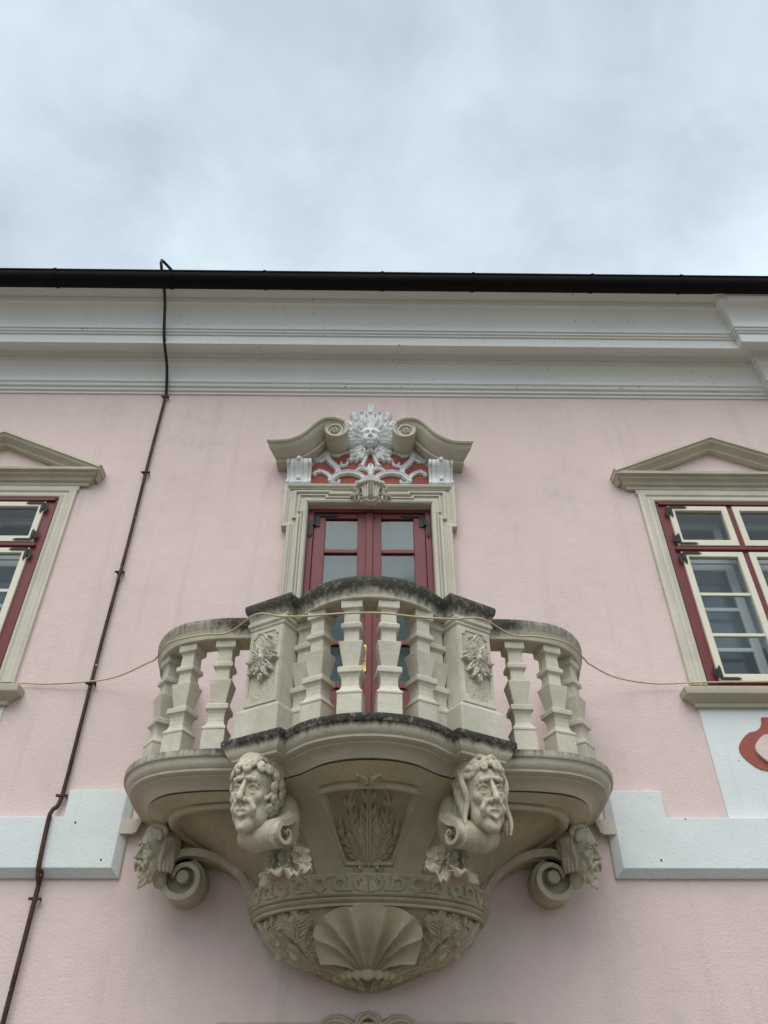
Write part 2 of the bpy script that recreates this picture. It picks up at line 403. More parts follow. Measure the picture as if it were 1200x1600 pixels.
# ---- carved bodies: signed distance field + surface nets
class Field:
    def __init__(s, lo, hi, h):
        s.lo = np.array(lo, float); s.h = h; s.n = (np.ceil((np.array(hi)-s.lo)/h)).astype(int)+1
        s.ax = [s.lo[k]+h*np.arange(s.n[k]) for k in range(3)]
        s.d = np.full(tuple(s.n), .25)
    def _win(s, lo, hi, m):
        sl_ = []
        for k in range(3):
            a = int(np.clip(math.floor((lo[k]-m-s.lo[k])/s.h), 0, s.n[k])); b = int(np.clip(math.ceil((hi[k]+m-s.lo[k])/s.h)+1, 0, s.n[k]))
            sl_.append(slice(a, b))
        sl_ = tuple(sl_)
        g = np.meshgrid(*[s.ax[k][sl_[k]] for k in range(3)], indexing='ij')
        return sl_, g
    def _mix(s, sl_, v, k, sub):
        d = s.d[sl_]
        if sub:
            v = -v
            h = np.clip(.5+.5*(v-d)/k, 0, 1); s.d[sl_] = d+(v-d)*h+k*h*(1-h)
        else:
            h = np.clip(.5+.5*(d-v)/k, 0, 1); s.d[sl_] = d+(v-d)*h-k*h*(1-h)
    def ell(s, c, r, k=.03, sub=False, rot=None):
        c = np.array(c, float); r = np.array(r, float)
        mx_ = r.max(); sl_, g = s._win(c-mx_, c+mx_, k*1.5+.04)
        p = [g[i]-c[i] for i in range(3)]
        if rot is not None:
            M = np.array(rot); p = [M[0][i]*p[0]+M[1][i]*p[1]+M[2][i]*p[2] for i in range(3)]
        q = np.sqrt(sum((p[i]/r[i])**2 for i in range(3))); q2 = np.sqrt(sum((p[i]/r[i]**2)**2 for i in range(3)))+1e-9
        s._mix(sl_, q*(q-1)/q2, k, sub); return s
    def cap(s, a, b, ra, rb=None, k=.02, sub=False):
        rb = ra if rb is None else rb
        a = np.array(a, float); b = np.array(b, float); mr = max(ra, rb)
        sl_, g = s._win(np.minimum(a, b)-mr, np.maximum(a, b)+mr, k*1.5+.03)
        ab = b-a; l2 = ab@ab+1e-12
        t = np.clip(sum((g[i]-a[i])*ab[i] for i in range(3))/l2, 0, 1)
        d = np.sqrt(sum((g[i]-a[i]-t*ab[i])**2 for i in range(3)))-(ra+t*(rb-ra))
        s._mix(sl_, d, k, sub); return s
    def chain(s, P, rad, k=.02, sub=False):
        P = np.asarray(P, float); rad = np.interp(np.linspace(0, 1, len(P)), np.linspace(0, 1, len(np.atleast_1d(rad))), np.atleast_1d(rad))
        for i in range(len(P)-1): s.cap(P[i], P[i+1], rad[i], rad[i+1], k, sub)
        return s
    def mesh(s):
        d = s.d; S = d < 0; n = np.array(d.shape)-1
        def cor(a, i, j, k): return a[i:i+n[0], j:j+n[1], k:k+n[2]]
        cnt = sum(cor(S, i, j, k).astype(np.int8) for i in (0, 1) for j in (0, 1) for k in (0, 1))
        act = (cnt > 0) & (cnt < 8); idx = np.argwhere(act)
        acc = np.zeros((len(idx), 3)); num = np.zeros(len(idx))
        cs = [(i, j, k) for i in (0, 1) for j in (0, 1) for k in (0, 1)]
        for a in cs:
            for ax in range(3):
                if a[ax] == 0:
                    b = list(a); b[ax] = 1
                    da = d[tuple((idx+a).T)]; db = d[tuple((idx+b).T)]
                    mk = (da < 0) != (db < 0); t = np.where(mk, da/(da-db+1e-12), 0)
                    p = np.tile(np.array(a, float), (len(idx), 1)); p[:, ax] += t
                    acc += p*mk[:, None]; num += mk
        V = s.lo+s.h*(idx+acc/num[:, None])
        vid = np.full(act.shape, -1); vid[act] = np.arange(len(idx)); F = []
        for ax in range(3):
            o1, o2 = [(1, 2), (2, 0), (0, 1)][ax]
            sa = [slice(None)]*3; sb = [slice(None)]*3; sa[ax] = slice(0, -1); sb[ax] = slice(1, None)
            ed = S[tuple(sa)] != S[tuple(sb)]; e_ = np.argwhere(ed)
            e_ = e_[(e_[:, o1] > 0) & (e_[:, o2] > 0) & (e_[:, o1] < n[o1]) & (e_[:, o2] < n[o2])]
            u1 = np.zeros(3, int); u1[o1] = 1; u2 = np.zeros(3, int); u2[o2] = 1
            q = np.stack([vid[tuple((e_-u1-u2).T)], vid[tuple((e_-u2).T)], vid[tuple(e_.T)], vid[tuple((e_-u1).T)]], 1)
            fl = S[tuple(e_.T)]; q[~fl] = q[~fl][:, ::-1]; F.append(q)
        F = np.concatenate(F); F = F[(F >= 0).all(1)]
        return V, F

# ================================================================== SETTING
g = MB().add([(-600, -600, 0), (600, -600, 0), (600, 600, 0), (-600, 600, 0)], [(0, 1, 2, 3)]).build('ground', 'paving')
g['kind'] = 'structure'; g['label'] = 'grey paved ground in front of the pink house'

B = root('pink_building', 'pink stuccoed house front with grey moulded cornice, red framed windows and balcony door', 'building', (0, 0, 0))

WR, WL = 3.635, -3.865          # window axes
OW, OZ0, OZ1 = .735, 4.585, 6.60
X0, X1, ZT = -9.0, 9.0, 8.35
def build_wall():
    ops = [(-.62, .62, 3.50, 6.545), (WR-OW, WR+OW, OZ0, OZ1), (WL-OW, WL+OW, OZ0, OZ1)]
    xs = sorted({X0, X1, *[v for o in ops for v in o[:2]]}); zs = sorted({0., ZT, *[v for o in ops for v in o[2:]]})
    mb = MB()
    for i in range(len(xs)-1):
        for j in range(len(zs)-1):
            cx, cz = (xs[i]+xs[i+1])/2, (zs[j]+zs[j+1])/2
            if any(a < cx < b and c < cz < d for a, b, c, d in ops): continue
            mb.add([(xs[i], 0, zs[j]), (xs[i+1], 0, zs[j]), (xs[i+1], 0, zs[j+1]), (xs[i], 0, zs[j+1])], [(0, 1, 2, 3)])
    for a, b, c, d in ops:
        for p, q in (((a, c), (a, d)), ((b, d), (b, c)), ((a, d), (b, d)), ((b, c), (a, c))):
            mb.add([(p[0], 0, p[1]), (q[0], 0, q[1]), (q[0], .5, q[1]), (p[0], .5, p[1])], [(0, 1, 2, 3)])
    for x in (X0, X1): mb.add([(x, 0, 0), (x, 9, 0), (x, 9, ZT), (x, 0, ZT)], [(0, 1, 2, 3)])
    return mb.build('wall', 'pink_stucco', B)
build_wall()

# cornice ------------------------------------------------------------
CP = [(0, 8.165), (.018, 8.17), (.02, 8.20), (.045, 8.205), (.048, 8.235), (.075, 8.245), (.085, 8.275), (.105, 8.285)]
for t in np.linspace(0, 1, 10)[1:]:
    CP.append((.105+.005*t+.065*t**3.5, 8.285+.225*t))
CP += [(.178, 8.515), (.182, 8.545), (.205, 8.55), (.21, 8.585), (.225, 8.60), (.24, 8.625), (.40, 8.575), (.412, 8.562), (.425, 8.562), (.43, 8.69), (.45, 8.695), (.452, 8.715), (.47, 8.72), (.472, 8.745), (.49, 8.75), (.492, 8.79)]
for t in np.linspace(0, 1, 9):
    CP.append((.492+.128*(1-math.cos(t*math.pi/2)), 8.80+.215*math.sin(t*math.pi/2)))
CP += [(.63, 9.02), (.64, 9.025), (.64, 9.055), (.655, 9.06), (.665, 9.09), (.80, 9.13), (.80, 9.20), (-.3, 9.2), (-.3, 8.165)]
V, F = sweep([(X0, 0), (4.62, 0), (4.62, -.10), (X1, -.10)], CP, 'plan')
mesh('cornice', V, F, 'cornice_paint', B, 35)['label'] = 'grey white moulded eaves cornice with fly specks'
brk = [(0, 8.99), (.50, 9.0), (.64, 9.02), (.645, 9.06), (.66, 9.07), (.66, 9.19), (.60, 9.195), (0, 9.195)]
V, F = sweep([(4.72, .1), (4.72, -.115), (X1, -.115)], brk, 'plan')
mesh('cornice_break', V, F, 'cornice_paint', B, 35)
# roof and gutter
roof = mesh('roof', [(X0, -.86, 9.225), (X1, -.86, 9.225), (X1, 6, 13.5), (X0, 6, 13.5), (X0, -.86, 9.19), (X1, -.86, 9.19), (X1, 6, 13.4), (X0, 6, 13.4)],
            [(0, 1, 2, 3), (7, 6, 5, 4), (0, 4, 5, 1), (1, 5, 6, 2), (2, 6, 7, 3), (3, 7, 4, 0)], 'roof_tile', B)
GZ = 9.18
gp = [(math.cos(a)*.105, GZ+math.sin(a)*.105) for a in np.linspace(math.pi, 2*math.pi, 13)]
gp = gp+[(.116, GZ+.004), (.116, GZ+.018), (.094, GZ+.018), (.094, GZ)]+[(math.cos(a)*.095, GZ+math.sin(a)*.093) for a in np.linspace(2*math.pi, math.pi, 13)]
V, F = sweep([(X0, -.84), (X1, -.84)], gp, 'plan')
mesh('gutter', V, F, 'black_gutter', roof, 40)['label'] = 'black half round gutter under the eaves'
for k in range(14):
    x = -8.3+k*1.19+.09*math.sin(k*3)
    pr = [(o*1.07, GZ+(z-GZ)*1.07) for o, z in gp]
    V, F = sweep([(x, -.84), (x+.03, -.84)], pr, 'plan')
    mesh('gutter_bracket', V, F, 'black_gutter', roof, 40)
    MB().box(x, x+.03, -.95, -.70, GZ+.023, GZ+.036).build('gutter_strap', 'black_gutter', roof)

# white belt course and panels under the windows -----------------------
def belt(sx, xin, xstep, name):
    """white stuccoed belt with bevelled lower edge; the end beside the balcony steps up"""
    xs = [sx*v for v in (xin, xin, xstep, xstep, 9.0, 9.0)]; zs = [3.04, 3.66, 3.66, 3.46, 3.46, 3.04]
    poly = list(zip(xs, zs)); d0, d1, bv = .02, .075, .055
    inn = [(sx*(xin+bv), 3.04+bv*1.05), (sx*(xin+bv*.9), 3.655), (sx*(xstep-.004), 3.655), (sx*(xstep-.004), 3.455), (sx*9.0, 3.455), (sx*9.0, 3.04+bv*1.05)]
    V = [(x, 0.01, z) for x, z in poly]+[(x, -d0, z) for x, z in poly]+[(x, -d1, z) for x, z in inn]
    n = 6; F = [tuple(range(12, 18))]
    for i in range(n):
        j = (i+1) % n; F += [(i, j, n+j, n+i), (n+i, n+j, 2*n+j, 2*n+i)]
    return mesh(name, V, F, 'white_stucco', B, bevel=.004)
belt(-1, 1.775, 2.262, 'belt_course'); belt(1, 1.82, 2.272, 'belt_course')
def quatre(cx, cz, s, a):
    P = []
    w_, h_ = .63*s, .27*s
    q = [(.38, .27), (.36, .20), (.33, .165), (.27, .13)]
    right = [(w_-.0, 0)]
    # outline: bulged ends with notched shoulders
    pts = []
    for t in np.linspace(-1, 1, 13): pts.append((.54*s+.09*s*math.cos(t*math.pi/2), .13*s*t))
    pts += [(.50*s, .155*s)]
    for t in np.linspace(0, 1, 6): pts.append((.50*s-.13*s*math.sin(t*math.pi/2), .155*s+.115*s*(1-math.cos(t*math.pi/2))))
    pts += [(.36*s, .285*s)]
    top = pts; full = [(x, z) for x, z in top]
    full += [(-x, z) for x, z in reversed(top) if z > -.14*s and True]
    full = [(x, z) for x, z in top if z >= 0]
    ring = full+[(-x, z) for x, z in reversed(full)]+[(-x, -z) for x, z in full[1:]]+[(x, -z) for x, z in reversed(full[1:])]
    return [(cx+x, cz+z) for x, z in ring]
for wx in (WR, WL):
    sg = 1 if wx > 0 else -1
    pn = MB().box(wx-.865, wx+.865, -.012, .01, 3.46, 4.36).build('apron_panel', 'white_stucco', B, bevel=.004)
    V, F = extrude(quatre(wx, 4.0, 1.0, 0), -.02, -.005); mesh('cartouche_field', V, F, 'red_stucco', pn)
    V, F = extrude(quatre(wx, 4.0, .80, 0), -.045, -.012); mesh('cartouche_centre', V, F, 'pink_stucco', pn, bevel=.004)

# windows ------------------------------------------------------------
MOULD = [(0, 0), (0, .03), (.012, .045), (.03, .05), (.045, .035), (.07, .03), (.085, .045), (.12, .05), (.135, .04), (.15, .035), (.155, 0)]
def hinge(px, pz, sx, sz, parent, y):
    """iron angle strap: sx/sz point from the corner into the sash"""
    t = .022; a, b = .15, .115; px += sx*.012; pz += sz*.010
    V = []; pl = [(0, 0), (a, 0), (a+.03, t*.5), (a, t), (t, t), (t, b), (t*.5, b+.025), (0, b)]
    pl = [(px+sx*(u), pz+sz*(v)) for u, v in pl]
    V, F = extrude(pl, y, y-.008); mb = MB().add(V, F)
    kx = px-sx*.035
    pl = [(kx-sx*.012, pz+sz*.03), (kx+sx*.01, pz+sz*.02), (px, pz+sz*.045), (px, pz+sz*.07), (kx+sx*.008, pz+sz*.09), (kx-sx*.004, pz+sz*.14), (kx-sx*.016, pz+sz*.10)]
    V, F = extrude(pl, y-.002, y-.012); mb.add(V, F)
    V, F = tube([(px-sx*.012, y-.012, pz+sz*.02), (px-sx*.012, y-.012, pz+sz*.10)], .011, 8); mb.add(V, F)
    return mb.build('hinge', 'black_iron', parent)
def window(wx, label):
    a = .735
    # stone casing: the part itself
    mb = MB()
    path = [(wx-a, OZ0-.02), (wx-a, OZ1-.0), (wx+a, OZ1-.0), (wx+a, OZ0-.02)]
    prof = [(-o, c) for o, c in MOULD]
    V, F = sweep(path, prof, 'wall'); mb.add(V, F)
    win = mb.build('window', 'stone_clean', B, 30); win['label'] = label
    # pediment: horizontal cornice, raking cornices
    hw = 1.13
    cp = [(0, 6.755), (.03, 6.76), (.035, 6.79), (.06, 6.80), (.075, 6.83), (.11, 6.845), (.115, 6.865), (.15, 6.875), (.155, 6.905), (.0, 6.91)]
    V, F = sweep([(wx-.96, .01), (wx-.96, -.012), (wx+.96, -.012), (wx+.96, .01)], cp, 'plan'); mesh('cornice', V, F, 'stone_pediment', win, 30)
    rk = [(-.01, 0), (-.01, .16), (.0, .175), (.035, .18), (.04, .165), (.065, .15), (.085, .10), (.095, .085), (.12, .08), (.125, 0)]
    V, F = sweep([(wx-hw+.01, 6.925), (wx, 7.42), (wx+hw-.01, 6.925)], rk, 'wall'); mesh('pediment', V, F, 'stone_pediment', win, 30)
    V, F = extrude([(wx-.80, 6.91), (wx+.80, 6.91), (wx, 7.29)], -.012, .01); mesh('tympanum', V, F, 'pink_stucco', win)
    # frieze fillets between casing and cornice
    MB().box(wx-.90, wx+.90, -.035, .01, 6.70, 6.765).build('frieze', 'stone_clean', win, bevel=.006)
    # sill
    sp = [(0, 4.36), (.03, 4.365), (.035, 4.395), (.05, 4.40), (.08, 4.43), (.115, 4.445), (.12, 4.455), (.125, 4.50), (.11, 4.51), (-.02, 4.56), (-.35, 4.58), (-.35, 4.36)]
    V, F = sweep([(wx-.865, .3), (wx-.865, -.02), (wx+.865, -.02), (wx+.865, .3)], [q for q in sp], 'plan')
    mesh('sill', V, F, 'stone_pediment', win, 30)
    # painted red box frame with mullion and transom
    V, F = ring_frame(wx-a+.012, wx+a-.012, OZ0+.003, OZ1-.012, .105, -.02, .09, .03, .055); mb = MB().add(V, F)
    mb.box(wx-.035, wx+.035, -.028, .085, OZ0+.03, OZ1-.07)
    mb.box(wx-a+.10, wx+a-.10, -.035, .085, 5.968, 6.035)
    mb.box(wx-a+.07, wx+a-.07, -.055, -.02, 5.985, 6.02)
    mb.box(wx-a+.03, wx+a-.03, -.045, -.02, OZ1-.045, OZ1-.015)
    mb.build('box_frame', 'red_paint', win, bevel=.006)
    for sd in (-1, 1):
        xa, xb = sorted((wx+sd*.028, wx+sd*(a-.108)))
        for z0, z1, bars in ((6.04, 6.535, ()), (4.60, 5.965, (5.06, 5.49))):
            V, F = ring_frame(xa, xb, z0, z1, .062, -.045, .01, .07, .058); s = mesh('sash', V, F, 'cream_paint', win, bevel=.006)
            zz = [z0+.07, *bars, z1-.058]
            for b in bars: MB().box(xa+.06, xb-.06, -.03, .005, b-.016, b+.016).build('glazing_bar', 'cream_paint', win, bevel=.004)
            for q in range(len(zz)-1):
                MB().box(xa+.058, xb-.058, -.016, -.012, zz[q], zz[q+1]).build('pane', 'window_glass', win)
            ex = xb if sd > 0 else xa
            hinge(ex, z1, -sd, -1, win, -.047); hinge(ex, z0, -sd, 1, win, -.047)
        # inner casement of the double window
        V, F = ring_frame(xa-.02 if sd < 0 else xa+.0, xb, 4.62, 6.0, .085, .20, .24); s = MB().add(V, F)
        s.box(xa+.08, xb-.08, .205, .235, 5.02, 5.06); s.box(xa+.08, xb-.08, .205, .235, 5.45, 5.49)
        s.build('inner_casement', 'inner_white', win, bevel=.006)
        V, F = ring_frame(xa, xb, 6.05, 6.52, .075, .20, .24); mesh('inner_casement', V, F, 'inner_white', win, bevel=.006)
        MB().box(xa+.05, xb-.05, .218, .222, 4.66, 5.96).build('inner_pane', 'window_glass', win)
    MB().box(wx-.74, wx+.74, .19, .25, 5.995, 6.05).build('inner_transom', 'inner_white', win)
    # dim room behind
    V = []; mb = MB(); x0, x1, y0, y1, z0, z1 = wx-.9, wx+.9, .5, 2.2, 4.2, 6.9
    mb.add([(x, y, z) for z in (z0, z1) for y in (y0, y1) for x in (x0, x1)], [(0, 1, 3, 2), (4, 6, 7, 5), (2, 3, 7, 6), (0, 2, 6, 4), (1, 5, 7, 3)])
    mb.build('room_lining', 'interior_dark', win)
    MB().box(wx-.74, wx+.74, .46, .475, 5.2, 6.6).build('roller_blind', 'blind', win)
    return win
window(WR, 'right window with pediment, cream sashes in a dark red frame')
window(WL, 'left window with pediment, cut by the photo edge, cream sashes in red frame')

# ------------------------------------------------------------------ balcony door
def door():
    y = .10
    V, F = ring_frame(-.618, .618, 3.50, 6.54, .06, y-.05, y+.08, .02, .035)
    d = mesh('balcony_door', V, F, 'red_paint', B, bevel=.006); d['label'] = 'dark red glazed double balcony door'
    for s in (-1, 1):
        xa, xb = (.004, .556) if s > 0 else (-.556, -.004)
        rows = [3.56, 4.30, 4.62, 5.00, 5.045, 5.51, 5.555, 6.01, 6.055, 6.445, 6.50]
        mb = MB()
        st = .115
        mb.box(xa, xa+st, y-.03, y+.03, 3.55, 6.50); mb.box(xb-st, xb, y-.03, y+.03, 3.55, 6.50)
        for a, b in ((3.55, 4.30), (4.58, 4.64), (5.0, 5.045), (5.51, 5.555), (6.01, 6.055), (6.44, 6.50)):
            mb.box(xa+st, xb-st, y-.029, y+.029, a, b)
        mb.box(xa+st, xb-st, y-.01, y+.01, 4.30, 4.58)
        mb.build('door_leaf', 'red_paint', d, bevel=.006)
        for a, b in ((4.64, 5.0), (5.045, 5.51), (5.555, 6.01), (6.055, 6.44)):
            MB().box(xa+st-.005, xb-st+.005, y-.004, y, a, b).build('pane', 'door_glass', d)
        ex = xb if s > 0 else xa
        t = .032
        pl = [(0, 0), (-.20, 0), (-.235, -t/2), (-.20, -t), (-t*1.4, -t), (-t*1.4, -.155), (0, -.155)]
        mb = MB()
        V, F = extrude([(ex-.012*s+s*u, 6.485+v) for u, v in pl], y-.03, y-.042); mb.add(V, F)
        pl = [(.0, -.09), (.045, -.09), (.062, -.14), (.062, -.27), (.045, -.31), (.025, -.27), (.025, -.15), (0, -.15)]
        V, F = extrude([(ex-.012*s+s*u, 6.485+v) for u, v in pl], y-.055, y-.065); mb.add(V, F)
        V, F = tube([(ex-.002*s, y-.055, 6.33), (ex-.002*s, y-.055, 6.41)], .014, 8); mb.add(V, F)
        mb.build('hinge', 'black_iron', d)
        MB().box(xa+.03, xb-.03, y+.05, y+.056, 4.5, 6.49).build('net_curtain', 'net', d)
    MB().box(-.035, .035, y-.052, y-.03, 3.56, 6.495).build('meeting_stile', 'red_paint', d, bevel=.008)
    mb = MB().box(-.05, -.015, y-.062, y-.052, 4.72, 4.98)
    V, F = tube([(-.032, y-.06, 4.93), (-.032, y-.10, 4.93), (-.032, y-.105, 4.92), (-.032, y-.105, 4.80)], .011, 8); mb.add(V, F)
    mb.build('handle', 'brass', d, bevel=.004)
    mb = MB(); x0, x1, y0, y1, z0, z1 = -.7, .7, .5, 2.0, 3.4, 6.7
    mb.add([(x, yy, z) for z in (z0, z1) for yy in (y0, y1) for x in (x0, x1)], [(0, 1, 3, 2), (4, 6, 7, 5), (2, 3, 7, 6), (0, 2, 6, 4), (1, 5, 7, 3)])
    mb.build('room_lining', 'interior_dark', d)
    return d
door()

# heads --------------------------------------------------------------
def head_field(kind, h=.0105, seed=1):
    """stone head looking to -y, about 1 unit from chin to crown; kind: 'curly', 'long', 'cherub', 'satyr'"""
    r_ = random.Random(seed)
    f = Field((-.62, -.66, -.80), (.62, .52, .72), h*1.0)
    ch = kind == 'cherub'
    f.ell((0, .10, .16), (.345, .40, .36), .05)
    f.ell((0, -.07, -.08), (.275 if not ch else .33, .30, .375 if not ch else .36), .06)
    f.ell((0, -.15, .17), (.27, .215, .19), .05)                    # forehead
    f.ell((0, -.225, -.375 if not ch else -.35), (.14, .12, .105), .05)   # chin
    f.ell((0, -.305, -.425 if not ch else -.38), (.068, .055, .05), .03)
    if not ch:
        for q_ in (-1, 1): f.ell((q_*.235, -.27, -.20), (.06, .07, .10), .06, True)
    for s in (-1, 1):
        f.ell((s*.19, -.245, -.055), (.085, .075, .07), .05)       # cheek bone
        f.ell((s*.185, -.08, -.27), (.075, .14, .11), .06)           # jaw
        if ch: f.ell((s*.16, -.24, -.17), (.13, .11, .12), .05)
        f.ell((s*.135, -.425, .035), (.095, .095, .062), .03, True)  # socket
        f.ell((s*.05, -.42, .04), (.035, .07, .06), .02, True)
        f.ell((s*.135, -.285, .022), (.068, .062, .048), .008)     # eyeball
        f.chain([(s*.055, -.325, .018), (s*.10, -.352, .062), (s*.145, -.355, .070), (s*.19, -.325, .052), (s*.225, -.28, .01)], [.015, .02, .021, .018, .012], .012)   # upper lid
        f.chain([(s*.06, -.33, .012), (s*.10, -.338, -.026), (s*.15, -.335, -.032), (s*.20, -.305, -.012)], [.012, .015, .014, .01], .012)
        tilt = .045 if kind != 'cherub' else .0
        f.chain([(s*.035, -.385, .105+tilt), (s*.10, -.395, .135), (s*.17, -.365, .125), (s*.222, -.30, .085)], [.022, .030, .027, .012], .032)   # brow
        f.ell((s*.052, -.40, -.125), (.038, .05, .034), .02)       # nostril wing
        f.ell((s*.027, -.425, -.155), (.017, .022, .018), .008, True)
        f.chain([(s*.085, -.36, -.125), (s*.135, -.335, -.20), (s*.15, -.30, -.27)], [.011, .018, .012], .025, True)   # fold beside the nose
        f.chain([(s*.12, -.35, -.13), (s*.175, -.305, -.21), (s*.165, -.28, -.28)], [.028, .035, .02], .04)
        if kind == 'cherub': f.ell((s*.345, .03, .0), (.045, .09, .10), .03)
    f.chain([(0, -.375, .085), (0, -.425, .0), (0, -.475, -.095)], [.032, .038, .048], .03)
    f.ell((0, -.475, -.115), (.05, .048, .04), .025)
    f.chain([(0, -.40, -.155), (0, -.385, -.20)], [.02, .022], .02)
    mw = .105 if not ch else .075
    op = {'curly': .008, 'long': .034, 'cherub': .02, 'satyr': .03}[kind]
    f.ell((0, -.31, -.245), (.13, .08, .075), .04)
    f.chain([(-mw, -.335, -.25), (-mw*.45, -.378, -.228), (0, -.385, -.236), (mw*.45, -.378, -.228), (mw, -.335, -.25)], [.014, .025, .023, .025, .014], .012)
    f.chain([(-mw*.9, -.335, -.262), (0, -.378, -.288-op), (mw*.9, -.335, -.262)], [.014, .030, .014], .012)
    f.chain([(-mw*1.05, -.37, -.252), (0, -.415, -.258-op*.4), (mw*1.05, -.37, -.252)], [.008, .010+op*.75, .008], .008, True)
    f.chain([(-.06, -.335, -.335), (0, -.35, -.338), (.06, -.335, -.335)], .015, .03, True)
    # neck
    f.chain([(0, .10, -.28), (0, .16, -.45)], [.17, .15], .05)
    # hair
    def lock(x, y, z, dx, dz, n_, wav, r0, curlend=True, dy=0.0):
        P = []
        for i in range(n_):
            t = i/(n_-1)
            P.append((x+dx*t+wav*math.sin(t*5+x*9)*.5, y+dy*t-.02*math.sin(math.pi*t), z+dz*t+wav*math.cos(t*5.5+z*7)*.5))
        f.chain(P, [r0, r0*1.05, r0*.8], .010)
        if curlend:
            q = P[-1]; C = []
            sgn = 1 if dx >= 0 else -1
            for i in range(7):
                a = i*.95; rr = .045*(1-i/9)
                C.append((q[0]+sgn*(rr*math.sin(a)), q[1]-.012-.004*i, q[2]-.045+rr*math.cos(a)))
            f.chain(C, [r0*.8, r0*.55], .008)
    HC, HR = np.array((0, .05, .12)), np.array((.355, .43, .40))
    def scalp(az, el, lift=0.):
        az, el = R(az), R(el); n_ = np.array((math.sin(az)*math.cos(el), -math.cos(az)*math.cos(el), math.sin(el)))
        return HC+HR*n_+n_*lift, n_
    def snail(az, el, size, r0, spin, phase):
        p, n_ = scalp(az, el, .012)
        e1 = np.cross(n_, (0, 0, 1.)); e1 /= np.linalg.norm(e1)+1e-9; e2 = np.cross(e1, n_); C = []
        for i in range(15):
            t = i/14; a_ = phase+spin*t*8.2; rr = size*(1-.88*t)
            C.append(p+e1*rr*math.cos(a_)+e2*rr*math.sin(a_)+n_*(.012+.035*t))
        f.chain(C, [r0*.75, r0, r0*.85, r0*.8], .007)
        tail = [C[0], C[0]+(C[0]-C[1])*1.6+n_*-.01, C[0]+(C[0]-C[1])*3.2-n_*.04]
        if not (abs(az) < 66 and el < 38): f.chain(tail, [r0*.75, r0*.8, r0*.5], .01)
    if kind == 'curly':
        f.ell((0, .12, .20), (.35, .38, .34), .04)
        for el, n_c, span, sz in ((27, 9, 72, .070), (43, 10, 84, .076), (60, 8, 92, .078), (78, 5, 100, .08)):
            for i in range(n_c):
                az = -span+2*span*i/(n_c-1)+r_.uniform(-4, 4)
                snail(az, el+r_.uniform(-4, 4)-(10 if el < 30 else 0)*abs(az)/70, sz*r_.uniform(.85, 1.15), .037, 1 if r_.random() > .5 else -1, r_.uniform(0, 6.3))
        for sg_ in (-1, 1):
            for el in (14, -4, -22, -40, -56):
                snail(sg_*(74+r_.uniform(-4, 4)), el, .066, .036, sg_, r_.uniform(0, 6.3)); snail(sg_*(98+r_.uniform(-4, 4)), el+8, .070, .036, -sg_, r_.uniform(0, 6.3)); snail(sg_*(122+r_.uniform(-4, 4)), el+2, .07, .036, -sg_, r_.uniform(0, 6.3))
    elif kind == 'long':
        f.ell((0, .12, .18), (.345, .38, .34), .04)
        for sg_ in (-1, 1):
            for c in range(9):          # waves combed from the parting to the temples
                el0 = 30+6.5*c; P = []
                for t in np.linspace(0, 1, 15):
                    az = sg_*(4+92*t**.9); el = el0*(1-t*.9)**.8+(8-12*(c < 3))*t+5.0*math.sin(t*10+c*1.7)
                    p, n_ = scalp(az, el, .020+.016*math.sin(t*9+c*1.7+1)+.006*(c % 2)); P.append(p)
                f.chain(P, [.036, .044, .038, .030], .006)
            for c in range(6):          # tresses down beside the face
                P = []
                for t in np.linspace(0, 1, 17):
                    az = sg_*(72+13*c+7*math.sin(t*10+c*2.1)); P.append((sg_*(.345+.03*math.sin(t*10+c*1.3)+.02*t-.02*(c > 3)), -.10+.075*c+.02*math.cos(t*10+c*1.3), .27-.74*t+.02*c))
                f.chain(P, [.044, .052, .044, .018], .006)
            for c in range(3): snail(sg_*(14+22*c), 24, .05, .028, sg_, 1.5+c)
    elif kind == 'cherub':
        for i in range(7):
            a = -1.1+2.2*i/6; x = math.sin(a)*.3; lock(x*.8, -.22+abs(a)*.08, .40-abs(a)*.07, x*.4, -.08, 5, .03, .05)
            lock(x*.8, -.05, .47-abs(a)*.06, x*.3, -.05, 5, .03, .055)
    elif kind == 'satyr':
        for i in range(7):
            a = -1.1+2.2*i/6; x = math.sin(a)*.28
            lock(x*.75, -.23+abs(a)*.06, .42-abs(a)*.05, x*.5+r_.uniform(-.05, .05), -.08, 6, .05, .06)
            lock(x*.9, -.06, .50-abs(a)*.06, x*.4, -.03, 6, .05, .065)
        for s in (-1, 1):
            for c in range(4):
                P = [(s*(.33+.03*math.sin(t*6+c)), -.05+.08*c, .25-.55*t) for t in np.linspace(0, 1, 9)]
                f.chain(P, [.05, .06, .04], .012)
            f.chain([(s*.02, -.42, -.195), (s*.10, -.40, -.215), (s*.17, -.36, -.265), (s*.20, -.33, -.33)], [.03, .042, .036, .02], .012)  # moustache
        for i in range(9):
            a = -1.0+2.0*i/8
            P = [(math.sin(a)*(.22-.06*t)+.02*math.sin(t*8+i), -.27+.10*abs(a)-.03*t+.05*(abs(a) > .8), -.33-.30*t*(1-.35*abs(a))) for t in np.linspace(0, 1, 8)]
            f.chain(P, [.05, .05, .025], .010)
    return f.mesh()
def orient(V, scale, loc, yaw, pitch=0., roll=0., sq=(1, 1, 1)):
    """yaw: turn about z (0 looks to -y, positive towards +x); pitch>0 looks down"""
    M = Matrix.Rotation(yaw, 3, 'Z') @ Matrix.Rotation(pitch, 3, 'X') @ Matrix.Rotation(roll, 3, 'Y')
    return (np.asarray(V)*np.array(sq)*scale) @ np.array(M).T + np.array(loc)

